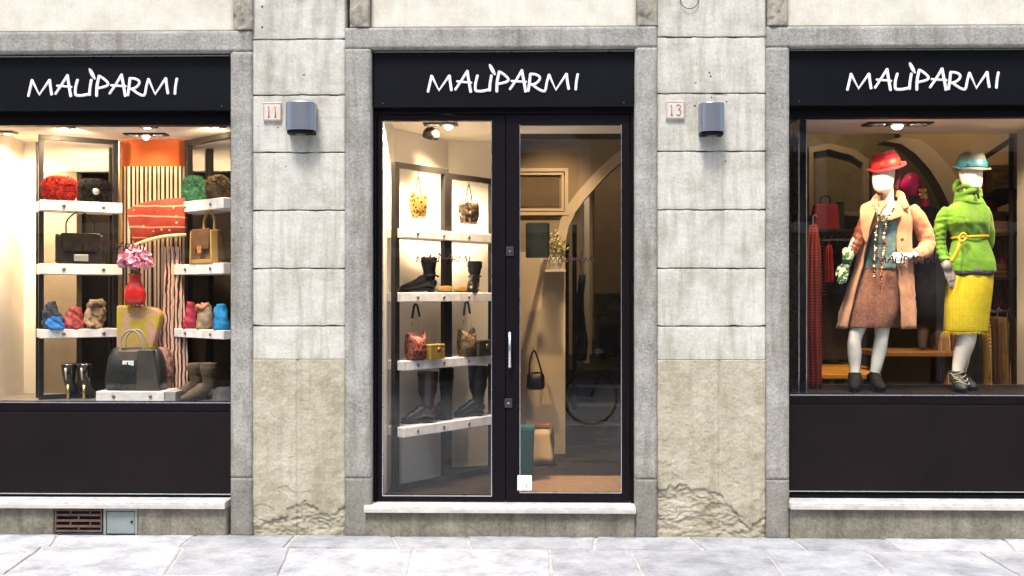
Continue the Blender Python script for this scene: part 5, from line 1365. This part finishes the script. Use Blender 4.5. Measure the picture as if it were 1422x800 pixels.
limb_ = MB(); limb_.tube([L(1313, 364, -.045), L(1317, 376, -.055)], [.036, .03], 14); limb_.build('glove_cuff', GG2, m2, smooth=True)
GRN = mat('lime_green_knit', (.085, .225, .009), .9, grain=.3, var=.3, vs=6, bs=240, bst=.5, bd=.003, sheen=.3)
b = MB()
b.loft(body_rings(L, [(273, 1334, 1362, .065), (280, 1326, 1366, .08), (290, 1314, 1371, .095), (310, 1313, 1374, .12), (322, 1320, 1372, .105), (331, 1324, 1369, .092), (345, 1321, 1374, .108), (362, 1316, 1380, .13), (378, 1315, 1381, .135)], 48, 2.3))
limb(b, [L(1318, 290, 0), L(1309, 304, .02), L(1305, 322, .03), L(1305, 340, .03), L(1310, 356, -.01), L(1313, 364, -.035)], [.047, .052, .047, .044, .040, .038], 6)
limb(b, [L(1364, 291, 0.01), L(1369, 304, .05), L(1372, 322, .08), L(1371, 340, .12), L(1362, 352, .14)], [.05, .05, .046, .044, .04], 6)
sw = b.build('sweater', GRN, m2, smooth=True, remesh=.008, smit=3)
Lx = L(1340, 300)
def fold(co, n):
    z = co.z; base = .004 * noise.noise(Vector((co.x * 7, co.y * 7, z * 8)))
    arm = 1 if (co.x < L(1318, 0).x and z < L(0, 300).z) else 0
    cr = (.35 + .65 * arm) * .0028 * arm * sin(z * 150 + 6 * noise.noise(co * 8)) - (.0022 + .005 * arm) * crease(co + Vector((0, 0, co.x * .5)), 4, 5, 9, 1)
    bust = .022 * math.exp(-((z - L(0, 306).z) / .05) ** 2) * max(0, -n.y) * (math.exp(-((abs(co.x - L(1343, 0).x) - .075) / .05) ** 2))
    waist = .007 * sin(co.x * 70 + 20 * z) * math.exp(-((z - L(0, 322).z) / .03) ** 2) * (1 - arm)
    return n * (base + cr + bust + waist)
displace(sw, fold)
b = MB()
for i, (py_, w_, d_, th) in enumerate(((280, .088, .08, .024), (274, .080, .076, .021), (268, .078, .076, .021), (262, .077, .076, .017))):
    c_ = L(1346 - i * .5, py_); P = [c_ + Vector((cos(a) * w_, sin(a) * d_ + .008, .012 * sin(a + i) + .008 * sin(a * 2 + i * 2))) for a in [2 * pi * q / 32 for q in range(33)]]
    b.tube(P, th, 10, caps=False)
b.build('cowl_neck', GRN, sw, smooth=True, remesh=.008, smit=12)
b = MB(); b.tube(smooth_curve([L(1333, 272, .05), L(1326, 262, .09), L(1330, 252, .10), L(1340, 250, .1)], 5), .019, 12); b.build('hood_fold', GRN, sw, smooth=True)
MB().tube([L(1358, 262, -.09), L(1358, 270, -.105), L(1359, 276, -.095)], [.006, .010, .005], 8).build('toggle', DARKC, sw)
YEL = mat('mustard_belt', (.42, .27, .01), .45, var=.15)
b = MB(); c_ = L(1346.5, 331); P = [c_ + Vector((cos(a) * .132, sin(a) * .109, .008 + .006 * cos(a))) for a in [2 * pi * q / 40 for q in range(41)]]
b.tube(P, [(.004, .010)] * 41, 8, caps=False, up=(1, 0, 0)); b.tube(smooth_curve([L(1332, 329, -.11), L(1338, 324, -.125), L(1342, 330, -.125), L(1334, 336, -.125), L(1331, 328, -.115)], 5), .009, 8)
b.tube(smooth_curve([L(1335, 333, -.12), L(1331, 345, -.135), L(1326, 356, -.14), L(1321, 364, -.14)], 5), [(.004, .014)] * 16, 8, up=(0, 1, 0)); b.build('belt', YEL, m2, smooth=True)
VIO = mat('violet_grey_hem', (.035, .03, .06), .8, var=.4, vs=30)
b = MB(); b.loft(body_rings(L, [(374, 1319, 1377, .128), (378, 1318, 1378, .132), (382.5, 1318, 1377, .131)], 60), caps=False); o = b.build('blouse_hem', VIO, m2, smooth=True, solid=.004)
displace(o, lambda co, n: n * .004 * sin(co.x * 60) + Vector((0, 0, .004 * sin(co.x * 40 + 1))))
def yellow():
    m, nt, p, tc = base_mat('yellow_open_weave'); o = tc.outputs['Object']; cs = []
    for ax, per in ((0, .016), (2, .016)):
        sp = nt.nodes.new('ShaderNodeSeparateXYZ'); nt.links.new(o, sp.inputs[0])
        s_ = nt.nodes.new('ShaderNodeMath'); s_.operation = 'MULTIPLY'; s_.inputs[1].default_value = 2 * pi / per; nt.links.new(sp.outputs[ax], s_.inputs[0])
        q = nt.nodes.new('ShaderNodeMath'); q.operation = 'SINE'; nt.links.new(s_.outputs[0], q.inputs[0]); cs.append(q.outputs[0])
    a = nt.nodes.new('ShaderNodeMath'); a.operation = 'MAXIMUM'; nt.links.new(cs[0], a.inputs[0]); nt.links.new(cs[1], a.inputs[1])
    c = ramp(nt, a.outputs[0], [(.3, (.42, .33, .006)), (.9, (.54, .45, .010))])
    c = mixc(nt, ramp(nt, noise_fac(nt, o, 30, 5), [(.35, (.7, .7, .7)), (.6, (0, 0, 0))]), c, (.4, .30, .008))
    nt.links.new(c, p.inputs['Base Color']); p.inputs['Roughness'].default_value = .95
    bump(nt, p, a.outputs[0], .25, .002); return m
YSK = yellow()
b = MB(); b.loft(body_rings(L, [(378, 1319, 1377, .125), (395, 1316, 1377, .13), (420, 1314, 1374, .13), (445, 1313, 1371, .13), (461, 1312, 1370, .128)], 60), caps=False); o = b.build('skirt', YSK, m2, smooth=True, solid=.005, subd=1)
displace(o, lambda co, n: n * .010 * noise.noise(Vector((co.x * 9, co.y * 9, co.z * 4))))
b = MB(); rr = random.Random(2); A, B = L(1312, 460), L(1370, 460)
for i in range(170):
    a = 2 * pi * i / 170; c_ = Vector(((A.x + B.x) / 2 + cos(a) * (B.x - A.x) / 2, sin(a) * .128, A.z)); e_ = Vector((rr.uniform(-.006, .006), rr.uniform(-.004, .004), -rr.uniform(.012, .026)))
    b.tube([c_, c_ + e_], [.0035, .0015], 4)
b.build('fringe', YSK, o)
BLG = mat('blue_grey_felt', (.085, .105, .095), .85, var=.15, vs=8, sheen=.4); TEAL = mat('teal_blue_ribbon', (.008, .12, .19), .55)
hat('hat', m2, L, 1349, 211, 235.5, 38, BLG, TEAL, radians(2), .030, roll=radians(-2))
PLAID = mat('grey_green_suede_boot', (.03, .042, .045), .7, var=.3, vs=20)
shoe('shoe', m2, L, 1328, 517, PLAID, (-.1, -1, 0)); s2 = shoe('shoe', m2, L, 1333, 520, PLAID, (.2, -1, 0), dy=.16)
b = MB()
for i in range(4):
    c_ = Vector((L(1328, 0).x, -.02 - .03 * i, .135 - .022 * i)); b.tube([c_ + Vector((.05 * cos(a), -.045 * abs(sin(a)) + .01, .01 * sin(a * 2 + i))) for a in [pi * q / 8 for q in range(9)]], .004, 6)
b.build('shoe_lace', mat('cream_lace', (.35, .32, .2), .8), m2, smooth=True)

# --- third mannequin far behind, in navy with a fuchsia headscarf
zt3 = 1.19
L = Fr(1290, 1.9, zt3)
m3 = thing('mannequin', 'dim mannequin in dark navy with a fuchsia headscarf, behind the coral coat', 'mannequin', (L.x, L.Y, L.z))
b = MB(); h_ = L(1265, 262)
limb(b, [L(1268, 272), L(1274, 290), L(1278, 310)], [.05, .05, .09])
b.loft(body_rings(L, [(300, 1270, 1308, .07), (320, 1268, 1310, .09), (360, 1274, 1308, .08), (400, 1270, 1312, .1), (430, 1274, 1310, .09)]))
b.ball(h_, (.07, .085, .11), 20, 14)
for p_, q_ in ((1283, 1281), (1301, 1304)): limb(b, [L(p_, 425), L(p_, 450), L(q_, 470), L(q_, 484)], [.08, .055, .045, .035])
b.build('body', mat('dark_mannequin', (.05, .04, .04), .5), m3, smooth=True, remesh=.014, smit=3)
NV = mat('navy_cloth', (.008, .012, .03), .8, var=.3)
b = MB(); b.loft(body_rings(L, [(288, 1274, 1300, .08), (300, 1266, 1312, .1), (340, 1268, 1313, .12), (400, 1266, 1315, .13), (444, 1266, 1316, .14)], 60)); o = b.build('dress', NV, m3, smooth=True); displace(o, lambda co, n: n * .02 * noise.noise(Vector((co.x * 16, co.y * 16, co.z * 3))))
b = MB(); b.ball(h_ + Vector((0, 0, .02)), (.088, .10, .115), 24, 14); b.tube(smooth_curve([h_ + Vector((.05, 0, -.05)), h_ + Vector((.10, -.02, -.10)), h_ + Vector((.11, -.03, -.2))], 5), [.04] * 11, 12)
o = b.build('headscarf', mat('fuchsia_satin', (.75, .01, .2), .45, var=.25, vs=12), m3, smooth=True); displace(o, lambda co, n: n * .012 * noise.noise(Vector((co.x * 25, co.y * 25, co.z * 10))))
b = MB(); rr = random.Random(4)
for i in range(16): b.ball(L(1281 + rr.uniform(-5, 5), 270 + rr.uniform(-7, 7), -.12), rr.uniform(.01, .02), 8, 6)
b.build('gold_brooch', GOLD, m3, smooth=True)
# wooden display table it stands on
t = thing('display_table', 'wooden display table carrying the dim navy mannequin', 'table', (X(1272, 1.9), 1.9, CF)); 
OW = mat('orange_lit_wood', (.16, .07, .02), .45, var=.2, vs=3, stretch=(1, 8, 8))
MB().box(-.42, .3, -.3, .35, zt3 - CF - .04, zt3 - CF - .001).build('table_top', OW, t, bevel=.005)
for sx in (-.4, .28):
    for sy in (-.27, .32): MB().box(sx - .02, sx + .02, sy - .02, sy + .02, 0, zt3 - CF - .041).build('leg', DARKM, t)
# low round golden table behind the first mannequin
YT = 1.5; t = thing('low_table', 'low broad table with golden lit top behind the coral mannequin legs', 'table', (X(1186, YT), YT, CF)); zz = Z(1186, 520, YT) - CF
w0, w1 = X(1140, YT) - t.location.x, X(1230, YT) - t.location.x
tp_ = [(w0, 0), (w1 - .10, 0), (w1 - .02, .06), (w1 + .05, .3), (w1 + .16, 1.0), (w1 + .14, 1.6), (w0 + .1, 1.6)]
MB().loft([[Vector((a, c, z_)) for a, c in tp_] for z_ in (zz - .04, zz)]).build('table_top', mat('golden_wood', (.62, .30, .04), .35, var=.3, vs=3), t, bevel=.006)
for a, c in ((w0 + .06, .08), (w1 - .12, .08), (w0 + .16, 1.5), (w1 + .05, 1.5)): MB().box(a - .025, a + .025, c - .025, c + .025, 0, zz - .041).build('leg', DARKM, t)
# padded stool in red pattern
YS = 3.4; t = thing('padded_stool', 'round stool padded in red patterned cloth at the left of the right window', 'stool', (X(1158, YS), YS, CF)); zz = Z(1158, 452, YS) - CF; k_ = K(1158, YS)
MB().lathe([(.001, -.09), (17 / k_, -.09), (20 / k_, -.05), (17 / k_, -.01), (.001, 0)], 32, c=(0, 0, zz)).build('seat', pattern_mat('red_dotted_cloth', (.35, .03, .02), (.6, .25, .1), 40, .3, .36, 'voronoi'), t, smooth=True)
for a in range(4): MB().tube([(.09 * cos(a * pi / 2 + .7), .09 * sin(a * pi / 2 + .7), zz - .091), (.12 * cos(a * pi / 2 + .7), .12 * sin(a * pi / 2 + .7), 0)], .014, 8).build('leg', DARKM, t)

# tall mirror strip at the left edge of the right window
xm0, xm1 = X(1110, .45), X(1119, .45)
t = thing('display_post', 'tall dark display post with bright steel edges at the left edge of the right window', 'post', ((xm0 + xm1) / 2, .45, RF)); hw = (xm1 - xm0) / 2
MB().box(-hw, hw, 0, .25, 0, 2.97 - RF).build('panel', BLACK, t)
for s_ in (-1, 1): MB().box(s_ * (hw + .004) - .0032, s_ * (hw + .004) + .0032, -.006, .256, 0, 2.97 - RF).build('steel_edge', CHROME, t)

def garment(label, cx, Y, py_top, py_bot, wpx, m, depth=.05, shape=0, rz=0, seed=0, group=None, name='hanging_garment', kindz='garment'):
    t = thing(name, label, kindz, (X(cx, Y), Y, Z(cx, py_bot, Y)), rz, group); k_ = K(cx, Y); H = (py_bot - py_top) / k_; W = wpx / k_ / 2
    b = MB(); rings = []
    for i in range(14):
        f = i / 13; w_ = W * (1.05 - .12 * f) * (1 if f < .88 else 1 - (f - .88) * 5.5)
        rg = []
        for j in range(96):
            a = 2 * pi * j / 96; wob = 1 + .45 * sin(a * 9 + seed + f * 1.5 + .6 * sin(a * 4 + seed)) * (1 - f * .6)
            rg.append(Vector((cos(a) * w_, sin(a) * depth * wob, H * f)))
        rings.append(rg)
    b.loft(rings); ob_ = b.build('cloth', m, t, smooth=True); displace(ob_, lambda co, n: n * .012 * noise.noise(Vector((co.x * 25 + seed, co.y * 12, co.z * 3))))
    MB().tube([(0, 0, H * .99), (0, 0, H + .06), (.02, 0, H + .08), (.03, 0, H + .06)], .0035, 6).build('hanger', CHROME, t)
    return t
KNITR = stripes_mat('red_black_ribbed_knit', 2, .022, (.17, .004, .003), (.03, .002, .002), .6)
garment('long red and black ribbed knit hanging beside the steel edged post', 1129, .8, 312, 545, 22, KNITR, .06, seed=1)
garment('plain red garment hanging under the red handbag shelf', 1151, 2.4, 340, 392, 10, mat('bright_red_wool', (.5, .02, .015), .8), .05, seed=2)
garment('olive striped garment hanging between the two red ones', 1142, 2.5, 340, 410, 8, stripes_mat('olive_black_stripes', 2, .03, (.16, .13, .06), (.02, .02, .015)), .05, seed=3)
for i, px in enumerate((1163, 1172, 1181)):
    garment('black garment in the dark left rail of the right window', px, 2.6, 338, 425, 8, mat('black_wool', (.012, .012, .013), .8), .07, seed=i, group='black garments on the left rail')
# left rail shelf with red handbag
YR = 2.55; t = thing('clothes_rail', 'dark wall shelf and clothes rail carrying the red handbag', 'clothes rail', (X(1155, YR), YR, Z(1155, 324, YR))); k_ = K(1155, YR)
MB().box(-32 / k_, 34 / k_, -.18, .15, 0, .025).build('shelf_board', DARKM, t, bevel=.003)
MB().tube([(-32 / k_, 0, -.06), (34 / k_, 0, -.06)], .012, 10).build('rail', CHROME, t)
for s_ in (-30, 32): MB().box(s_ / k_ - .015, s_ / k_ + .015, -.02, .01, -(324 - 324) / k_ - .9, -.001).build('post', DARKM, t)
MB().box(-32 / k_, 34 / k_, .16, .2, -1.2, -.001).build('back_panel', BACKD, t)
t = thing('red_handbag', 'boxy red handbag with black handle on the dark shelf of the right window', 'handbag', (X(1146, 2.5), 2.5, Z(1155, 324, YR) + .027)); k_ = K(1146, 2.5); hw = 18 / k_
MB().loft([ring(0, 0, z_, hw * s_, .06, 24, 0, 8) for z_, s_ in ((0, 1), (.02, 1.02), (.18, .95), (.24, .85))]).build('body', mat('deep_red_leather', (.42, .02, .015), .35), t, bevel=.006)
MB().loft([ring(hw * 1.1, .01, z_, hw * .28, .06, 16, 0, 6) for z_ in (0, .26)]).build('side_panel', DARKC, t, bevel=.004)
MB().tube(smooth_curve([(-hw * .4, 0, .235), (-hw * .3, 0, .31), (hw * .3, 0, .31), (hw * .4, 0, .235)], 5), .007, 8).build('handle', DARKC, t, smooth=True)

# right-hand shelving and rail
xa, xb = X(1352, 3.4), X(1404, 1.75)
uS, aS, _ = unit('tall_shelving', 'tall black metal shelving receding along the right wall behind the green sweater mannequin', (xa, 3.4), (xb, 1.75), 3.02, CF, [(2.56, 2.59), (2.18, 2.21), (1.80, 1.83)], (.0, .0), .12, .35, DARKM, DARKM, False, True, .035, group='dark shelving')
rr = random.Random(6); cols = [((.32, .14, .04), 'tan'), ((.45, .03, .03), 'red'), ((.5, .33, .12), 'golden'), ((.12, .05, .03), 'dark brown'), ((.6, .42, .2), 'straw coloured')]
for r_, zb in enumerate((2.59, 2.21, 1.83)):
    for c_ in range(3):
        px = 1362 + c_ * 15; col_, nm = cols[(r_ * 3 + c_) % 5]; x, y = uS(px, -.02)
        row = ('top', 'middle', 'lowest')[r_]
        t = thing('folded_sweaters', nm + ' stack of folded knitwear on the ' + row + ' board of the dark shelving, ' + ('left', 'centre', 'right')[c_], 'knitwear', (x, y, zb + .001), aS)
        n_ = rr.randint(2, 4)
        for q in range(n_):
            w_ = rr.uniform(.15, .18); MB().loft([ring(rr.uniform(-.01, .01), 0, z_ + q * .06, w_ * s_, .12, 24, 0, 6) for z_, s_ in ((0, .95), (.02, 1), (.045, 1), (.058, .95))]).build('folded_sweater', mat('knit_%s' % nm.replace(' ', '_'), col_, .9, var=.35, vs=12), t, bevel=.005)
YR = 1.9; t = thing('clothes_rail', 'steel clothes rail of brown coats at the lower right of the right window', 'clothes rail', (X(1385, YR), YR, CF)); k_ = K(1385, YR); zr = Z(1385, 432, YR) - CF
MB().tube([(-50 / k_, 0, zr), (24 / k_, 0, zr)], .012, 10).build('rail', CHROME, t); 
for s_ in (-48, 22): MB().tube([(s_ / k_, 0, 0), (s_ / k_, 0, zr - .01)], .012, 8).build('post', CHROME, t)
CHK = pattern_mat('black_gold_check', (.015, .012, .01), (.62, .4, .1), 62, .4, .6, 'checker')
for i, (px, w_, pt_, m_, lab) in enumerate(((1306, 8, 462, mat('ochre_wool', (.35, .22, .1), .9), 'ochre wool coat hanging left of the yellow skirt mannequin leg'), (1317, 9, 460, mat('cocoa_wool', (.11, .06, .04), .9), 'cocoa brown coat hanging behind the yellow skirt mannequin leg'),
        (1350, 9, 458, mat('black_wool', (.012, .012, .013), .8), 'black coat hanging right of the bare mannequin leg'), (1361, 8, 445, CHK, 'black and gold checked garment hanging on the lower right rail'),
        (1373, 10, 442, mat('dark_brown_wool', (.07, .035, .02), .9), 'dark brown coat hanging beside the checked garment'), (1385, 14, 440, mat('camel_wool', (.24, .14, .06), .9, var=.3), 'camel coat hanging on the lower right rail'), (1399, 10, 441, mat('bronze_satin', (.2, .1, .04), .5), 'bronze satin garment at the right end of the lower right rail'))):
    garment(lab, px, YR - .0 + .012 * (i % 2), pt_, 552, w_ * 1.25, m_, .16, seed=i * 2)
garment('deep red garment hanging above the lower right rail', 1392, 2.2, 322, 430, 16, mat('wine_red_wool', (.2, .02, .015), .8), .09, seed=4)
garment('orange red fabric swatch hanging behind the blue grey hat', 1375, 2.6, 262, 300, 16, mat('coral_red_cloth', (.6, .12, .06), .8), .05, seed=5)

# ------------------------------------------------------------------ ceiling lamps (lit), real ones and added fill
HOT = emis('hot_bulb', (1, .86, .62), 14)
WARM = (1, .70, .42)
def spot(label, px, Y, z, aims, energy, n=3, size=.10, col=WARM, blend=.6, angle=95, lit=None, group='recessed ceiling spotlights'):
    x = X(px, Y); t = thing('ceiling_spotlight', label, 'spotlight', (x, Y, z), 0, group)
    MB().box(-size * n * .5 - .01, size * n * .5 + .01, -size * .5, size * .5, -.012, -.001).build('housing', DARKM, t, bevel=.002)
    for i in range(n):
        cx = (i - (n - 1) / 2) * size; on = lit is None or i in lit
        r = MB().lathe([(size * .40, -.020), (size * .43, -.013), (size * .42, -.0125), (size * .34, -.0155)], 24, c=(cx, 0, 0)).build('ring', CHROME, t, smooth=True)
        MB().ball((cx, 0, -.018), (size * .27, size * .27, (.03 if n > 1 else .004) if on else .008), 16, 8).build('bulb', HOT if on else mat('unlit_lens', (.5, .45, .35), .2), t)
    for i, (tx, ty, tz) in enumerate(aims):
        d = bpy.data.lights.new('spot_light', 'SPOT'); d.energy = energy; d.color = col; d.spot_size = radians(angle); d.spot_blend = blend; d.shadow_soft_size = .04
        o = bpy.data.objects.new('spot_beam', d); C.objects.link(o); o.parent = t; o.location = (0, 0, -.04)
        o.rotation_euler = (Vector((tx, ty, tz)) - Vector((x, Y, z - .04))).to_track_quat('-Z', 'Y').to_euler()
spot('recessed triple ceiling spotlight glowing above the orange header panel', 203, .62, 2.90, [(X(215, .9), .88, 2.5)], 11, lit=(1,))
spot('added fill spotlight inside the head of the left window, over the left shelf unit', 90, .26, 2.90, [(X(95, .6), .6, 1.5), (X(110, 1), 1.0, 2.65)], 34, 1, group='added fill lamps hidden behind the window heads')  # this and the next two are fill lamps added over the goods
spot('added fill spotlight inside the head of the left window, over the red vase', 205, .26, 2.90, [(X(200, .6), .7, 1.2)], 38, 1, group='added fill lamps hidden behind the window heads')
spot('added fill spotlight inside the head of the left window, over the satchel', 300, .26, 2.90, [(X(285, .6), .6, 1.5), (X(290, 1), 1.0, 2.65)], 26, 1, group='added fill lamps hidden behind the window heads')
spot('recessed spotlight in the ceiling at the far left of the left window', 10, .5, 2.90, [(X(30, .9), .95, 1.9), (X(-5, .5), .9, 2.3)], 90, 1)
spot('black swivel spotlight on the ceiling of the door display', 612, .62, 2.97, [(X(585, .9), 1.0, 2.3), (X(650, 1.0), 1.2, 1.7)], 125, 2, .12, lit=(1,))
spot('added fill spotlight inside the door head, over the shelf bays', 625, .24, 2.97, [(X(600, .8), .9, 1.2)], 75, 1, group='added fill lamps hidden behind the window heads')  # both door head lamps are added to brighten the shelf bays
spot('added fill spotlight inside the door head, next to the left door jamb', 545, .24, 2.97, [(X(580, .8), .8, .6)], 95, 1, group='added fill lamps hidden behind the window heads')
spot('recessed triple ceiling spotlight above the coral coat mannequin', 1246, .74, 2.98, [(X(1246, .9), .9, 1.2)], 14, 3, .16, lit=(1,))
spot('added fill spotlight inside the head of the right window, at its left end', 1165, .23, 2.98, [(X(1215, .6), .62, 1.7)], 62, 1, angle=80, group='added fill lamps hidden behind the window heads')  # these three head lamps are added as frontal fill on the mannequins
spot('added fill spotlight inside the head of the right window, between both mannequins', 1288, .23, 2.98, [(X(1245, .6), .62, 1.8), (X(1340, .6), .6, 1.8)], 42, 1, angle=80, group='added fill lamps hidden behind the window heads')
spot('added fill spotlight inside the head of the right window, at its right end', 1425, .23, 2.98, [(X(1360, .6), .6, 1.9), (3.93, .8, 2.1)], 52, 1, angle=80, group='added fill lamps hidden behind the window heads')
spot('small ceiling spotlight over the golden table in the right room', 1200, 1.6, 4.1, [(X(1186, 2.0), 2.0, 1.0)], 90, 1, angle=38)
spot('small ceiling spotlight over the left clothes rail in the right room', 1160, 2.0, 4.2, [(X(1150, 2.6), 2.6, 2.0)], 45, 1, angle=70)
spot('small ceiling spotlight washing the panelled wall behind the red hat', 1170, 4.6, 4.2, [(X(1165, 5.6), 5.6, 3.0)], 15, 1, angle=110)
spot('added unseen warm spotlight over the entrance behind the right door leaf', 800, 1.0, 4.2, [(X(748, 2.2), 2.2, 1.45)], 190, 1, angle=46)  # unseen lamp added to brighten the pillar
spot('warm ceiling spotlight over the inner room with the fireplace', 826, 4.2, 4.15, [(X(816, 4.9), 4.9, 1.8)], 60, 1, angle=110)
spot('warm ceiling spotlight in the vaulted room behind the right window', 1380, 3.3, 4.2, [(X(1340, 4.1), 4.1, 3.2)], 24, 1, angle=110)

t = thing('swivel_spotlight', 'black can spotlight hanging at the top of the door display', 'spotlight', (X(600, .66), .66, 2.968))
Mx = Matrix.Translation((0, 0, -.03)) @ Matrix.Rotation(radians(25), 4, 'X') @ Matrix.Rotation(radians(12), 4, 'Y')
MB().lathe([(.001, .0), (.045, -.004), (.062, -.03), (.064, -.07), (.054, -.07), (.05, -.045), (.001, -.04)], 28, M=Mx).build('housing', DARKM, t, smooth=True)
MB().ball(Mx @ Vector((0, 0, -.055)), (.035, .035, .014), 14, 8).build('bulb', HOT, t); MB().box(-.012, .012, -.012, .012, -.035, -.0005).build('bracket', DARKM, t)
# ------------------------------------------------------------------ across the street (mirrored in the glass)
OB = thing('opposite_building', 'beige building across the street, seen only mirrored in the shop glass', 'building', (0, -12.6, 0))
OW_ = stone_mat('ochre_render', (.22, .18, .12), (.3, .25, .17), (.36, .31, .22), 1.5, .05, 20, .3, 1)
b = MB(); b.box(-22, 22, -4, 0, -.02, 7.5); b.build('wall', OW_, OB)
for i in range(-3, 5):
    x = .22 + i * 4.6
    f = MB().prism([(x - .9, 2.9), (x + .9, 2.9), (x + .9, 4.6), (x + .45, 4.85), (x, 4.92), (x - .45, 4.85), (x - .9, 4.6)], .001, .12).build('window', mat('pale_stone_trim', (.75, .7, .6), .8), OB)
    MB().box(x - .68, x + .68, .121, .135, 3.1, 4.45).build('shutter', mat('brown_shutter', (.09, .06, .04), .6), f)
    f = MB().box(x + 1.5, x + 3.2, .001, .09, 0, 2.6).build('doorway', MATS['pale_stone_trim'], OB)
    MB().box(x + 1.68, x + 3.02, .091, .105, 0, 2.4).build('door', mat('dark_green_door', (.02, .03, .025), .5), f)
bk = thing('bicycle', 'black city bicycle parked across the pavement, mirrored in the right door leaf', 'bicycle', (.74, -5.75, 0))
RUB = mat('tyre_rubber', (.015, .015, .015), .8)
for x in (0, 1.02):
    b = MB(); b.tube([(x + .335 * cos(a), 0, .35 + .335 * sin(a)) for a in [2 * pi * q / 40 for q in range(41)]], .017, 8, caps=False); wv = b.build('wheel', RUB, bk, smooth=True)
    b = MB()
    for q in range(16): a = 2 * pi * q / 16; b.tube([(x, 0, .35), (x + .32 * cos(a), 0, .35 + .32 * sin(a))], .0015, 4)
    b.ball((x, 0, .35), (.025, .04, .025)); b.build('spoke', CHROME, wv)
b = MB()
for p in ([(0, 0, .35), (.1, 0, .62), (.16, 0, .85), (.18, 0, .93)], [(.14, 0, .78), (.56, 0, .38)], [(.17, 0, .86), (.62, 0, .62)], [(.56, 0, .38), (.68, 0, .84)], [(.56, .0, .38), (1.02, .03, .35)], [(1.02, .03, .35), (.65, 0, .72)]): b.tube(p, .015, 8)
b.build('frame', mat('bike_black', (.01, .01, .012), .3), bk, smooth=True)
MB().tube(smooth_curve([(.05, -.27, .94), (.14, -.22, .96), (.18, 0, .94), (.14, .22, .96), (.05, .27, .94)], 4), .011, 8).build('handlebar', CHROME, bk, smooth=True)
MB().loft([ring(.70, 0, .86, .11, .06, 16), ring(.71, 0, .90, .13, .075, 16)]).build('saddle', DARKC, bk)
MB().lathe([(.001, 0), (.1, 0), (.1, .01), (.001, .01)], 20, M=Matrix.Translation((.56, -.03, .38)) @ Matrix.Rotation(pi / 2, 4, 'X')).build('chainring', CHROME, bk)
